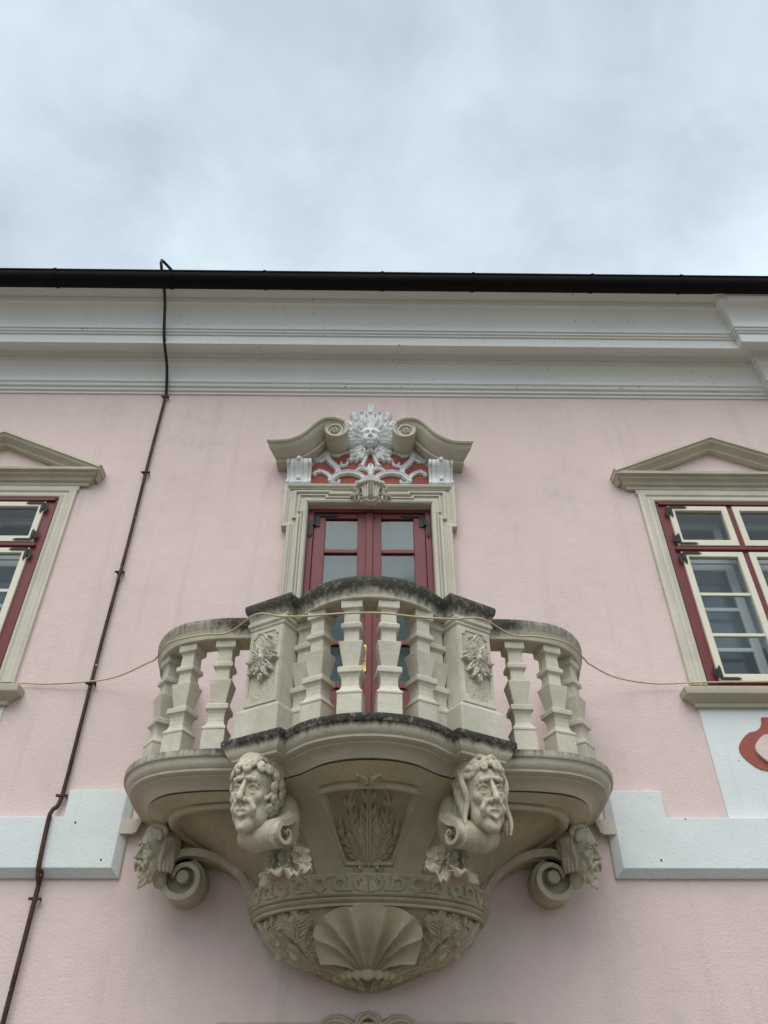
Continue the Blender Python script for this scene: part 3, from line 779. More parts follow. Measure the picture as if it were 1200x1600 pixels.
# ------------------------------------------------------------------ door surround
def surround():
    mb = MB()
    for s in (-1, 1):
        a, b = sorted((s*.625, s*.805)); mb.box(a, b, -.045, .01, 3.50, 6.60)
    mb.box(-.85, .85, -.0455, .01, 6.55, 6.752)
    for s in (-1, 1):
        a, b = sorted((s*.80, s*.85)); mb.box(a, b, -.044, .01, 6.23, 6.56)
    S = mb.build('door_surround', 'stone_clean', B, bevel=.004); S['label'] = 'pale stone door surround with broken scroll pediment'
    def mould(path, prof, name='moulding'):
        V, F = sweep(path, prof, 'wall'); mesh(name, V, F, 'stone_clean', S, 30)
    mir = lambda h: h+[(-x, z) for x, z in reversed(h)]
    roll_ = [(-.035, .04), (-.035, .072), (-.028, .085), (-.012, .09), (0, .085), (.0, .04)]
    mould(mir([(-.81, 3.50), (-.81, 6.22), (-.862, 6.22), (-.862, 6.765)]), [(o+.0, c) for o, c in [(0, .0), (0, .085), (.014, .09), (.03, .082), (.038, .065), (.05, .06), (.05, .0)]])
    mould(mir([(-.725, 3.50), (-.725, 6.33), (-.765, 6.33), (-.765, 6.69), (-.385, 6.69), (-.385, 6.665)]), [(0, .04), (0, .07), (.01, .075), (.022, .07), (.03, .055), (.03, .04)])
    mould(mir([(-.685, 3.50), (-.685, 6.42), (-.715, 6.42), (-.715, 6.645), (-.43, 6.645), (-.43, 6.615)]), [(0, .04), (0, .062), (.012, .066), (.02, .05), (.02, .04)])
    mould(mir([(-.662, 3.50), (-.662, 6.585)]), [(0, .03), (0, .055), (.012, .06), (.03, .05), (.042, .02), (.042, 0), (0, 0)])
    # tympanum in red stucco
    zf = lambda cy: 6.838+(487-cy)*.00212+((487-cy)**2)*.0000016
    P = [(-.63, 6.80), (.63, 6.80), (.63, 7.05), (.45, 7.22), (.30, 7.42), (.0, 7.5), (-.30, 7.42), (-.45, 7.22), (-.63, 7.05)]
    V, F = extrude(P, -.012, .01); mesh('tympanum', V, F, 'red_stucco', S)
    # scroll pediment halves
    for s in (-1, 1):
        top = smoothpath([(-1.07, 7.175), (-.95, 7.175), (-.83, 7.195), (-.70, 7.285), (-.59, 7.425), (-.49, 7.505), (-.385, 7.515)], 6)
        c = np.array((-.372, 7.345)); sp = []
        for t in np.linspace(0, 1, 30)[1:]:
            a = R(94)-t*R(330); rr = .168-.075*t**.8
            sp.append((c[0]+rr*math.cos(a), c[1]+rr*math.sin(a)))
        path = np.vstack([top, sp]); K = len(path)
        wd = np.r_[np.full(len(top), 1.0), np.linspace(1, .32, len(sp))]
        path = path*np.array([-s, 1]); 
        if s > 0: pass
        prof0 = [(0, 0), (0, .315), (.018, .325), (.035, .315), (.04, .29), (.055, .285), (.085, .26), (.115, .20), (.135, .175), (.14, .15), (.165, .145), (.17, 0)]
        prof0 = prof0 if s < 0 else [(-o, cc) for o, cc in prof0]
        # path runs tip -> volute; the underside lies on its right on the left half
        V, F = sweep(path[:len(top)+4], prof0, 'wall')
        lim = lambda c_: 1.07-max(0., .325-c_)*.55          # the moulding returns to the wall at its outer end
        V = [((math.copysign(min(abs(v_[0]), lim(-v_[1])), v_[0]), v_[1], v_[2]) if v_[1] < -.1 else (math.copysign(min(abs(v_[0]), .965), v_[0]), v_[1], v_[2])) for v_ in V]
        P_ = mesh('scroll_pediment', V, F, 'stone_pediment', S, 40)
        # scroll roll, spiral band and its flower
        bandp = [(0, .0), (0, .310), (.010, .314), (.022, .310), (.028, .295), (.04, .290), (.04, .0)]
        bandp = bandp if s < 0 else [(-o, cc) for o, cc in bandp]
        V, F = sweep(path[len(top)-1:], bandp, 'wall', scale=np.linspace(1.3, .45, K-len(top)+1)); mesh('volute', V, F, 'stone_pediment', S, 40)
        cx_ = -s*c[0]
        V, F = lathe([(.0, -.275), (.066, -.275), (.070, -.298), (.088, -.302), (.095, -.292), (.098, 0)], 28, 'y', (cx_, 0, c[1]-.012)); mesh('volute_core', V, F, 'stone_pediment', S, 40)
        r = Relief(-.06, .06, -.06, .06, .004)
        for k in range(6): r.stroke(curl(0, 0, k*60, .042, 40, n=6), [.012, .018, .008], .03, 'groove')
        r.stroke([(0, 0), (.0001, 0)], .014, .05)
        r.build('flower', lambda u, v, h: np.stack([cx_+u, -.278-h, c[1]-.012+v], 1), 'stone_pediment', S)
        # bracket consoles (white), rolls side by side with a scrolled top
        x0 = -s*.735
        mb = MB()
        prof = [(0, 6.77), (.06, 6.765), (.085, 6.78), (.09, 6.80), (.07, 6.83), (.075, 6.88), (.10, 6.94), (.145, 6.98), (.165, 7.02), (.155, 7.055), (.12, 7.07), (0, 7.07)]
        for off, wdt, dd in ((-.108, .030, .86), (-.068, .052, 1.0), (0, .080, 1.08), (.068, .052, 1.0), (.108, .030, .86)):
            xa, xb = x0+off-wdt*.52, x0+off+wdt*.52
            V = []; n_ = len(prof)
            secs = [(xa, .88), (xa+.006, .95), ((xa+xb)/2, 1.0), (xb-.006, .95), (xb, .88)]
            for xx, q in secs:
                for d_, z in prof: V.append((xx, -d_*dd*q, z))
            F = [(i*n_+j, i*n_+j+1, (i+1)*n_+j+1, (i+1)*n_+j) for i in range(4) for j in range(n_-1)]+[tuple(range(n_)), tuple(range(4*n_+n_-1, 4*n_-1, -1))]
            mb.add(V, F)
        for yy_, zz_, rr_ in ((-.115, 7.025, .048), (-.062, 6.80, .030)):
            for sx_ in (-1, 1):
                V, F = tube([(x0+sx_*.100, yy_, zz_), (x0+sx_*.124, yy_, zz_), (x0+sx_*.130, yy_, zz_)], [rr_, rr_, rr_*.55], 16); mb.add(V, F)
        k_ = mb.build('console', 'ornament_white', S, 50)
        for zz in (6.84, 7.03):
            V, F = lathe([(0, -.03), (.018, -.025), (.024, 0)], 10, 'y', (x0, -(.085 if zz < 7 else .175), zz)); mesh('bead', V, F, 'ornament_white', S, 60)
    # white stucco cartouche: shell, acanthus scrolls
    u2x = lambda cx: (np.asarray(cx)-593)*.00207
    def T(pts, mirror=False):
        p = np.array([(u2x(a), zf(b)) for a, b in pts]); p = smoothpath(p, 6)
        if mirror: p = p*np.array([-1, 1])
        return p
    fn = lambda u, v, h: np.stack([u, -.010-h, v], 1)
    r1 = Relief(-.75, .75, 6.75, 7.75, .0055)
    k = .00207
    for mi in (False, True):
        def st(pts, w_, H, prof='ribbon'): r1.stroke(T(pts, mi), np.atleast_1d(w_)*k*.70, H*.9, prof)
        st([(378, 275), (374, 325), (388, 362), (418, 392), (432, 420), (422, 450), (398, 472), (405, 492), (432, 494), (440, 478)], [15, 21, 21, 18, 12, 9], .05)
        st([(392, 478), (430, 441), (480, 428), (530, 437), (562, 462), (556, 486), (532, 490)], [16, 20, 19, 16, 11], .055)
        st([(402, 470), (382, 440), (350, 422), (322, 428), (314, 440)], [17, 15, 12, 13], .04)
        st([(322, 428), (308, 436)], [12, 9], .045, 'round'); st([(330, 424), (335, 412)], [9, 7], .045, 'round')
        st([(416, 388), (442, 388), (470, 380), (477, 366)], [13, 12, 10, 9], .04, 'groove'); st([(452, 384), (444, 366)], [9, 7], .035, 'round')
        st([(384, 285), (394, 318), (424, 328), (446, 312), (440, 292), (462, 283)], [9, 12, 12, 10, 10], .045, 'groove')
        st([(440, 318), (470, 310), (505, 314)], [8, 9, 8], .03, 'groove')
        st([(378, 280), (358, 322), (328, 345), (308, 352)], [10, 14, 12, 8], .04, 'groove'); st([(380, 292), (368, 340), (340, 364)], [10, 14, 9], .04, 'groove')
        st([(374, 330), (350, 352), (318, 362)], [8, 10, 7], .03, 'groove')
        st([(590, 424), (570, 404), (540, 402), (520, 414)], [10, 14, 12, 8], .045, 'groove')
        st([(594, 470), (565, 470), (542, 486), (524, 490)], [14, 15, 12, 10], .05, 'groove')
        # dripping acanthus along the wall above the consoles
        st([(392, 268), (340, 318), (260, 366), (160, 384), (120, 376)], [8, 12, 14, 12, 6], .02, 'round')
    st2 = lambda pts, w_, H, prof='groove': r1.stroke(T(pts), np.atleast_1d(w_)*k, H, prof)
    st2([(596, 440), (596, 405), (596, 392)], [12, 22, 18], .06)
    for d in (0, 1, 2): st2([(560-8*d, 470+9*d), (596, 455+10*d), (632+8*d, 470+9*d)], [6, 8, 6], .06-.006*d, 'round')
    r1.build('scrollwork', fn, 'ornament_white', S)
    r2 = Relief(-.46, .46, 6.95, 8.06, .0055)
    fc = (593, 258)
    Z0 = zf(258)
    for kx in range(11):      # shell rays round the face
        a = -8+196*kx/10; aa = R(a); rl = 150-26*abs(math.cos(aa))**1.5-(14 if kx % 2 else 0)
        up = max(0, math.sin(aa))
        p0 = (fc[0]+30*math.cos(aa), fc[1]-30*math.sin(aa)); p1 = (fc[0]+rl*math.cos(aa), fc[1]-rl*.93*math.sin(aa))
        pm = ((p0[0]+p1[0])/2+6*math.sin(a), (p0[1]+p1[1])/2)
        r2.stroke(T([p0, pm, p1]), np.array([9, 15, 21, 21])*k, [.04, .07, .095, .085], 'ribbon')
        r2.stroke(T([((p0[0]+p1[0])/2, (p0[1]+p1[1])/2), (p0[0]*.22+p1[0]*.78, p0[1]*.22+p1[1]*.78)]), np.array([5, 9])*k, .10, 'round')
    r2.stroke(T([(593, 250), (593, 170), (593, 110)]), np.array([60, 90, 40])*k, .012, 'flat')
    r2.stroke(T([(470, 150), (530, 200), (593, 230), (656, 200), (716, 150)]), np.array([14, 50, 60, 50, 14])*k, .010, 'flat')
    for mi in (False, True):
        def st(pts, w_, H, prof='groove'): r2.stroke(T(pts, mi), np.atleast_1d(w_)*k, H, prof)
        st([(585, 130), (570, 105), (560, 110), (566, 122)], [8, 11, 9, 6], .06); st([(590, 110), (578, 90), (570, 86)], [9, 12, 6], .06); 
        st([(524, 158), (505, 128), (492, 118)], [10, 16, 10], .05); st([(505, 122), (512, 104)], [10, 7], .05); st([(500, 118), (488, 104)], [10, 6], .05)
        st([(470, 155), (440, 146), (400, 134), (365, 134)], [8, 9, 8, 4], .035); st([(420, 140), (415, 122)], [9, 6], .035)
        # lower wings
        for q, (ex, ey, wl) in enumerate(((482, 262, 15), (478, 285, 14), (486, 312, 16), (500, 338, 16), (522, 358, 15), (548, 352, 12))):
            st([(566, 268+q*7), ((566+ex)/2, (268+q*7+ey)/2+4), (ex, ey)], [7, wl, wl*.55], .05+.004*q, 'groove')
        st([(545, 290), (520, 312), (500, 330)], [30, 34, 14], .02, 'flat')
        st([(578, 318), (566, 350), (552, 384)], [7, 10, 8], .05); 
        for dx, dy in ((-12, 2), (0, 10), (10, 0)): st([(553, 382), (553+dx, 384+dy)], [9, 7], .05, 'round')
        for dx, dy in ((-12, 0), (2, -8), (2, 6)): st([(498, 352), (492+dx, 354+dy)], [9, 7], .045, 'round')
        st([(510, 345), (495, 354)], [7, 7], .04)
        st([(590, 312), (570, 322), (560, 310), (548, 306)], [6, 8, 7, 5], .075, 'round')
    r2.stroke(T([(593, 120), (593, 95), (593, 74)]), np.array([14, 24, 8])*k, .075, 'groove')
    r2.stroke(T([(593, 215), (593, 190), (593, 172)]), np.array([26, 24, 14])*k, .10, 'round')
    r2.build('shell_cartouche', fn, 'ornament_white', S)
    V, F = head_field('cherub', .016, 4)
    V = orient(V, .30, (0, -.075, Z0+.02), 0, R(6), 0, (.88, .80, .95)); V = V[:]
    mesh('face_mask', V, F, 'ornament_white', S, 180)
    # stone keystone with curled leaves
    r3 = Relief(-.24, .24, 6.48, 6.78, .005)
    r3.stroke([(0, 6.735), (0, 6.60)], [.115, .085], .05, 'flat')
    for s in (-1, 1):
        for q_, (xa, xb) in enumerate(((.030, .024), (.058, .046), (.084, .066))):
            r3.stroke(smoothpath([(s*xa, 6.74-.006*q_), (s*(xa*.75+xb*.25), 6.68), (s*xb, 6.575+.004*q_)], 4), [.015, .014, .012], .085-.008*q_, 'round')
        r3.spiral(s*.09, 6.70, 90-s*30, .19, -s*400, .017, .075)
        r3.stroke(curl(s*.125, 6.67, -90+s*10, .11, s*70, n=10), [.018, .020, .010], .07, 'groove')
        r3.stroke(curl(s*.13, 6.64, -90+s*50, .09, -s*60, n=10), [.012, .014, .008], .06, 'groove')
        r3.stroke(curl(s*.125, 6.62, -90-s*20, .07, s*40, n=10), [.012, .013, .007], .055, 'groove')
    r3.stroke([(0, 6.745), (0, 6.66), (0, 6.565)], [.02, .022, .018], .095, 'round')
    for q in range(6): r3.stroke([(-.014, 6.735-q*.03), (0, 6.727-q*.03), (.014, 6.735-q*.03)], .010, .112, 'round')
    r3.stroke(smoothpath([(-.13, 6.725), (-.07, 6.752), (0, 6.770), (.07, 6.752), (.13, 6.725)], 5), .012, .10, 'round')
    r3.build('keystone', lambda u, v, h: np.stack([u+.008, -.045-h, v], 1), 'stone_clean', S)
    return S
surround()

# ------------------------------------------------------------------ BALCONY
BX = .027
BAL = root('balcony', 'ornate curved stone balcony with square balusters on a corbel carved with heads and a shell', 'balcony', (BX, 0, 2.3))
half = [(0, -1.725), (.20, -1.698), (.38, -1.618), (.545, -1.475)]
arcc = smoothpath([(-.555, -1.415), (-.40, -1.585), (-.21, -1.688), (0, -1.722), (.21, -1.688), (.40, -1.585), (.555, -1.415)], 8)
side = smoothpath([(.905, -1.165), (1.06, -1.16), (1.22, -1.135), (1.39, -1.08), (1.545, -.965), (1.665, -.78), (1.732, -.54), (1.752, -.28), (1.755, 0)], 6)
sideL = (side*np.array([-1, 1]))[::-1]
MAIN = np.vstack([sideL, arcc, side])+np.array([BX, 0])
A_, B_ = np.array((.548, -1.50)), np.array((.945, -1.262))
def block_path(s, grow=0., back=.34):
    d = (B_-A_)/np.linalg.norm(B_-A_); n = np.array((d[1], -d[0]))
    a = A_+n*grow-d*grow*0; b = B_+n*grow
    P = [a-n*(back+grow), a, b, b-n*(back+grow)]
    if s < 0: P = [(-x, y) for x, y in P][::-1]
    return np.array(P)+np.array([BX, 0])
def offset(path, o): return np.asarray(path)+normals2(path)*o
SLAB = [(-.42, 3.548), (-.012, 3.55), (-.003, 3.547), (0, 3.54), (0, 3.512), (-.006, 3.503), (-.018, 3.50), (-.022, 3.492), (-.026, 3.474), (-.036, 3.455), (-.050, 3.442), (-.056, 3.438), (-.058, 3.424), (-.066, 3.42), (-.105, 3.418), (-.108, 3.405), (-.125, 3.402), (-.150, 3.392), (-.175, 3.375), (-.190, 3.352), (-.195, 3.345), (-.42, 3.34)]
V, F = sweep(MAIN, SLAB, 'plan'); slab = mesh('slab', V, F, 'stone_slab', BAL, 35)
for s in (-1, 1):
    pr = [(o if o > -.3 else -.12, z+(.003 if z > 3.5 else -.003)) for o, z in SLAB if o > -.13 or o < -.3]
    bp = block_path(s)
    V, F = sweep(bp, pr, 'plan'); mb = MB().add(V, F)
    ins = offset(bp, -.11)
    for z in (3.553, 3.40):
        mb.add([(x, y, z) for x, y in ins], [(0, 1, 2, 3)])
    mb.build('slab_block', 'stone_slab', BAL, 35)
# floor infill
fl = offset(MAIN, -.40); n_ = len(fl)
mesh('floor', [(x, y, 3.53) for x, y in fl]+[(x, y, 3.36) for x, y in fl], [tuple(range(n_)), tuple(range(2*n_-1, n_-1, -1))], 'stone', BAL)
# slab returns where it meets the wall
for s in (-1, 1):
    x = BX+s*1.755
    V, F = sweep([(x, .02), (x, -.07)] if s > 0 else [(x, -.07), (x, .02)], [(-.24, 3.335), (.0, 3.335), (.03, 3.35), (.04, 3.39), (.05, 3.40), (.055, 3.44), (-.24, 3.44)], 'plan')
    mesh('wall_return', V, F, 'stone', BAL, 35)

# balusters
BP = [(0, .066), (.20, .066), (.205, .070), (.222, .070), (.232, .062), (.24, .056), (.27, .048), (.31, .047), (.34, .050), (.365, .059), (.372, .067), (.382, .068), (.412, .068), (.42, .062), (.428, .042), (.622, .067), (.628, .067), (.632, .043), (.725, .042), (.738, .048), (.748, .058), (.755, .060), (.785, .060), (.795, .053), (.802, .045), (.90, .043), (.915, .049), (.925, .060), (.93, .062), (1.0, .062)]
BH = .862
def bal_mesh(wx=1.17, jit=0):
    V = []; F = []
    for t, hw in BP:
        hw *= wx
        for x, y in ((-1, -1), (1, -1), (1, 1), (-1, 1)): V.append((x*hw, y*hw, t*BH))
    for i in range(len(BP)-1):
        for k in range(4): F.append((i*4+k, i*4+(k+1) % 4, (i+1)*4+(k+1) % 4, (i+1)*4+k))
    F += [(3, 2, 1, 0), tuple((len(BP)-1)*4+k for k in range(4))]
    return data('baluster', V, F, 'stone_baluster')
bme = bal_mesh()
def add_bal(x, y, ang):
    o = link('baluster', bme, BAL); o.matrix_parent_inverse = Matrix.Identity(4)
    o.location = (x-BX, y, 3.548-2.3); o.rotation_euler = (0, 0, ang)
    b = o.modifiers.new('bevel', 'BEVEL'); b.width = .004; b.segments = 1; b.limit_method = 'ANGLE'; b.angle_limit = R(25)
RAILC = -.178       # rail axis inside the slab lip
def at_path(path, x):
    """point and tangent angle of path where it crosses x (front part)"""
    for i in range(len(path)-1):
        if path[i][0] <= x <= path[i+1][0]:
            t = (x-path[i][0])/(path[i+1][0]-path[i][0]+1e-9); p = path[i]+t*(path[i+1]-path[i]); d = path[i+1]-path[i]
            return p, math.atan2(d[1], d[0])
mid = offset(arcc+np.array([BX, 0]), RAILC)
for x in (-.116, .116, -.335, .335):
    p, a = at_path(mid, BX+x); add_bal(p[0], p[1], a*.62)
for s in (-1, 1):
    sd = offset(side, RAILC); cum = np.r_[0, np.cumsum(np.linalg.norm(np.diff(sd, axis=0), axis=1))]
    for dist in SIDE_D if 'SIDE_D' in globals() else (.13, .40, .66, 1.0, 1.28):
        i = min(np.searchsorted(cum, dist), len(sd)-1); p = sd[i]; d = sd[i]-sd[i-1]; a = math.atan2(d[1], d[0])
        add_bal(BX+s*p[0], p[1], s*a*.88)
    # half baluster engaged to the inner flank of the pedestal
    p, a = (mid[-1 if s > 0 else 0], 0); add_bal(p[0]+s*.012, p[1]+.045, s*R(30))

# pedestals with sun rosettes
dB = (B_-A_)/np.linalg.norm(B_-A_); nB = np.array((dB[1], -dB[0]))
for s in (-1, 1):
    c = (A_+B_)/2-nB*.205; ang = math.atan2(dB[1], dB[0])
    def loc(u, v, z, c=c, s=s):     # u along the face, v outward
        p = np.array(c)[:, None]+dB[:, None]*np.atleast_1d(u)+nB[:, None]*np.atleast_1d(v)
        return np.stack([BX+s*p[0], p[1], np.broadcast_to(z, p[0].shape)], 1)
    def pbox(mb, hw, hd, z0, z1):
        V = np.vstack([loc(np.array([-hw, hw, hw, -hw]), np.array([hd, hd, -hd, -hd]), z) for z in (z0, z1)])
        mb.add(V, [(0, 1, 2, 3), (7, 6, 5, 4), (0, 4, 5, 1), (1, 5, 6, 2), (2, 6, 7, 3), (3, 7, 4, 0)])
    def prings(mb, prof):
        V = np.vstack([loc(np.array([-a, a, a, -a]), np.array([b, b, -b, -b]), z) for a, b, z in prof]); n_ = len(prof)
        mb.add(V, [(i*4+k, i*4+(k+1) % 4, (i+1)*4+(k+1) % 4, (i+1)*4+k) for i in range(n_-1) for k in range(4)]+[(3, 2, 1, 0), tuple((n_-1)*4+k for k in range(4))])
    mb = MB(); hw, hd = .138, .14
    prings(mb, [(hw+.035, hd+.035, 3.552), (hw+.035, hd+.035, 3.73), (hw+.03, hd+.03, 3.745), (hw+.014, hd+.014, 3.757), (hw, hd, 3.765), (hw, hd, 4.34), (hw+.012, hd+.012, 4.35), (hw+.012, hd+.012, 4.365), (hw+.024, hd+.024, 4.38), (hw+.026, hd+.026, 4.402)])
    pd = mb.build('pedestal', 'stone_baluster', BAL, bevel=.005)
    # raised rim with notched corners leaves a sunk rough panel
    a, b, z0, z1, e_ = .108, .13, 3.80, 4.31, .035
    outp = [(-hw+.004, 3.775), (hw-.004, 3.775), (hw-.004, 4.335), (-hw+.004, 4.335)]
    inn = []
    for (cx_, cz_, q0) in ((a, z0, 180), (a, z1, 270), (-a, z1, 0), (-a, z0, 90)):
        for t in np.linspace(0, 1, 5):
            an = R(q0-90*t) ; inn.append((cx_+e_*math.cos(an), cz_+e_*math.sin(an)))
    inn = [(-a, z0+e_)]+[]
    poly = []
    for sx_, sz_, rev in ((1, -1, 0), (1, 1, 1), (-1, 1, 0), (-1, -1, 1)):
        cz_ = z0 if sz_ < 0 else z1; arc = [(sx_*(a-e_*math.cos(t)), cz_-sz_*e_*math.sin(t)) for t in np.linspace(0, math.pi/2, 5)]
        arc = [(sx_*(a-e_*math.sin(t)), cz_-sz_*e_*math.cos(t)) for t in np.linspace(0, math.pi/2, 5)] if rev == 1 else arc
        arc = sorted(arc, key=lambda p: (abs(p[0])), reverse=False)
        if (sx_, sz_) in ((1, 1), (-1, -1)): arc = arc[::-1]
        poly += arc
    V = []; F = []; n_ = len(poly)
    ow = [(max(-hw+.004, min(hw-.004, x*1.6)), 3.775 if z < 3.95 else 4.335) if abs(z-4.055) > .20 else ((hw-.004)*np.sign(x), z) for x, z in poly]
    ow = []
    for x, z in poly:
        tx = (hw-.004-abs(x)); tz = min(abs(z-3.775), abs(4.335-z))
        ow.append(((hw-.004)*np.sign(x), (3.775 if z < 4.0 else 4.335)))
    for lst, v in ((poly, hd+.010), (ow, hd+.010), (poly, hd-.004), (ow, hd-.004)):
        pp = np.array(lst); V.append(np.vstack([loc(pp[i:i+1, 0], np.array([v]), pp[i, 1]) for i in range(n_)]))
    V = np.vstack(V)
    for i in range(n_):
        j = (i+1) % n_; F += [(i, j, n_+j, n_+i), (i, 2*n_+i, 2*n_+j, j), (n_+i, n_+j, 3*n_+j, 3*n_+i)]
    mesh('panel_rim', V, F, 'stone_baluster', pd)
    V = np.vstack([loc(np.array([-.115]), np.array([hd+.003]), 3.785), loc(np.array([.115]), np.array([hd+.003]), 3.785), loc(np.array([.115]), np.array([hd+.003]), 4.325), loc(np.array([-.115]), np.array([hd+.003]), 4.325)])
    mesh('panel_ground', V, [(0, 1, 2, 3)], 'stone_panel', pd)
    r = Relief(-.15, .15, -.17, .21, .0045)
    r.stroke([(0, 0), (.0001, 0)], .085, .018, 'flat')
    for k_ in range(17):
        a0 = k_*360/17+8; ln = (.105 if k_ % 2 == 0 else .088)*(1.12 if abs(math.sin(R(a0))) > .75 else .95)
        q = curl(.022*math.cos(R(a0)), .022*math.sin(R(a0)), a0, ln, 26*(1 if k_ % 3 else -1), n=8)
        r.stroke(q, [.010, .019, .020, .013], [.03, .045, .055, .042], 'groove'); r.stroke([q[-1], q[-1]+1e-4], .012, .05, 'round')
    for k_ in range(12): r.stroke(curl(0, 0, k_*30, .058, 15, n=5), [.006, .011, .009], .062, 'groove')
    r.stroke([(0, 0), (.0001, 0)], .03, .065, 'round'); r.stroke([(-.02, .13), (.0, .16), (.01, .185)], [.02, .026, .012], .045, 'groove'); r.stroke([(.0, .13), (-.04, .165)], [.018, .012], .04, 'groove'); r.stroke([(.0, -.13), (.005, -.155)], [.025, .014], .05, 'groove')
    r.build('sun_rosette', lambda u, v, h, loc=loc, s=s, hd=hd: loc(u, hd+.003+h, 4.095+v), 'stone_baluster', pd)

# handrail
RAIL = [(.12, 4.402), (.132, 4.41), (.135, 4.44), (.142, 4.447), (.150, 4.47), (.165, 4.49), (.172, 4.497), (.176, 4.515), (.180, 4.52), (.182, 4.545), (.176, 4.557), (.16, 4.563), (-.16, 4.563), (-.176, 4.557), (-.182, 4.545), (-.18, 4.52), (-.165, 4.49), (-.15, 4.47), (-.135, 4.44), (-.132, 4.41), (-.12, 4.402)]
RAIL = [(o*.70, z) for o, z in RAIL]
V, F = sweep(offset(MAIN, RAILC), RAIL, 'plan'); mesh('handrail', V, F, 'stone_rail', BAL, 35)
for s in (-1, 1):
    bp = offset(block_path(s, 0, .30), -.03)
    pr = [(o-.182*.70, z+.004) for o, z in RAIL[:12]]+[(-.16, 4.568), (-.16, 4.40)]
    V, F = sweep(bp, pr, 'plan'); mb = MB().add(V, F)
    for z in (4.567, 4.404): mb.add([(x, y, z) for x, y in offset(bp, -.155)], [(0, 1, 2, 3)])
    mb.build('rail_block', 'stone_rail', BAL, 35)

# ---- corbel bowl
TOPC = resample(offset(MAIN, -.20), 161); RZ, TZ = 2.875, 3.352
def ringc(n, a=.785, b=.675, p=2.2):
    P = []
    for t in np.linspace(-math.pi/2, math.pi/2, 400):
        sx, cz = math.sin(t), math.cos(t)
        P.append((BX+a*math.copysign(abs(sx)**(2/p), sx), -b*abs(cz)**(2/p)))
    return resample(P, n)
RINGC = ringc(161)
def bowl(u, t, h=0.):
    """u in 0..1 along the plan, t in 0..1 upwards, h offset outward"""
    u = np.clip(np.asarray(u, float), 0, 1); t = np.asarray(t, float)
    def S(u, t):
        k = u*160; a = np.stack([np.interp(k, np.arange(161), RINGC[:, i]) for i in (0, 1)], -1); b = np.stack([np.interp(k, np.arange(161), TOPC[:, i]) for i in (0, 1)], -1)
        gg = np.clip(t, 0, 1)**1.65
        p = a+(b-a)*gg[..., None]
        return np.stack([p[..., 0], p[..., 1], RZ+(TZ-RZ)*t], -1)
    P = S(u, t); e = 1e-3
    du = S(np.clip(u+e, 0, 1), t)-S(np.clip(u-e, 0, 1), t); dt = S(u, np.clip(t+e, 0, 1))-S(u, np.clip(t-e, 0, 1))
    n = np.cross(du, dt); n /= np.linalg.norm(n, axis=-1)[..., None]+1e-12
    return P+n*np.asarray(h)[..., None]
nu, ntt = 161, 25
UU, TT = np.meshgrid(np.linspace(0, 1, nu), np.linspace(0, 1, ntt), indexing='ij')
V = bowl(UU, TT, np.zeros_like(UU)).reshape(-1, 3)
F = [(i*ntt+j, (i+1)*ntt+j, (i+1)*ntt+j+1, i*ntt+j+1) for i in range(nu-1) for j in range(ntt-1)]
bowlo = mesh('corbel_bowl', V, F, 'stone_rough', BAL, 180)
# smooth borders of the three sunk panels (relief in metres: x = u*3.2, y = t*.6)
def bowlfn(u, v, h): return bowl(u/3.2, v/.6, h)
def uof(x, top=True):
    P = TOPC if top else RINGC
    fr = P[:, 1] < -.25 if top else P[:, 1] < 0.1
    k = np.arange(161); return float(np.interp(x, P[:, 0], k))/160
CU = .5
for nm, sgn in (('panel_border', 0),):
    r = Relief(0, 3.2, 0, .6, .006)
    def line(pts, w_, H, prof='flat'): r.stroke(np.array(pts), w_, H, prof)
    cx = 1.6
    # centre trapezoid
    tl, bl = .33, .27
    line([(cx-tl, .60), (cx-bl, 0)], .095, .024); line([(cx+tl, .60), (cx+bl, 0)], .095, .024)
    line([(cx-tl, .575), (cx+tl, .575)], .06, .024); line([(cx-bl, .02), (cx+bl, .02)], .085, .024)
    line([(cx-tl+.075, .50), (cx-bl+.085, .12), (cx+bl-.085, .12), (cx+tl-.075, .50), (cx-tl+.075, .50)], .013, .036, 'round')
    for s in (-1, 1):
        # outer panels: head strip, top band, curved lower band
        line([(cx+s*.40, .6), (cx+s*.40, 0)], .07, .022)
        line([(cx+s*.45, .59), (cx+s*1.58, .59)], .055, .024)
        line(smoothpath([(cx+s*1.53, .60), (cx+s*1.50, .40), (cx+s*1.46, .2), (cx+s*1.42, 0)], 8), .075, .026)
        line(smoothpath([(cx+s*.75, .515), (cx+s*1.2, .52), (cx+s*1.36, .50), (cx+s*1.43, .42), (cx+s*1.37, .25), (cx+s*1.30, .0)], 8), .016, .03, 'round')
        line(smoothpath([(cx+s*1.45, .44), (cx+s*1.41, .25), (cx+s*1.35, .0)], 8), .014, .04, 'round')
    r.build('panel_border', bowlfn, 'stone_olive', bowlo)
# acanthus plant in the centre panel
r = Relief(1.25, 1.95, .05, .58, .005)
cx = 1.6
for dx in (-.035, 0, .035): r.stroke(smoothpath([(cx+dx*1.3, .10), (cx+dx*.9, .2), (cx+dx*1.1, .33)], 6), [.018, .014, .006], .028, 'round')
r.leaf(smoothpath([(cx, .12), (cx, .3), (cx, .53)], 6), .13, .05, 6)
for s in (-1, 1):
    r.leaf(smoothpath([(cx+s*.03, .15), (cx+s*.085, .28), (cx+s*.10, .42), (cx+s*.075, .49)], 6), .105, .045, 6)
    r.leaf(smoothpath([(cx+s*.03, .13), (cx+s*.12, .20), (cx+s*.175, .29), (cx+s*.17, .36)], 6), .09, .04, 5)
    r.spiral(cx+s*.04, .12, 90-s*70, .20, -s*330, .016, .04)
    r.stroke([(cx+s*.02, .525), (cx+s*.045, .545)], [.02, .012], .05, 'groove')
r.build('acanthus_plant', lambda u, v, h: bowlfn(u, v, h), 'stone_olive', bowlo)

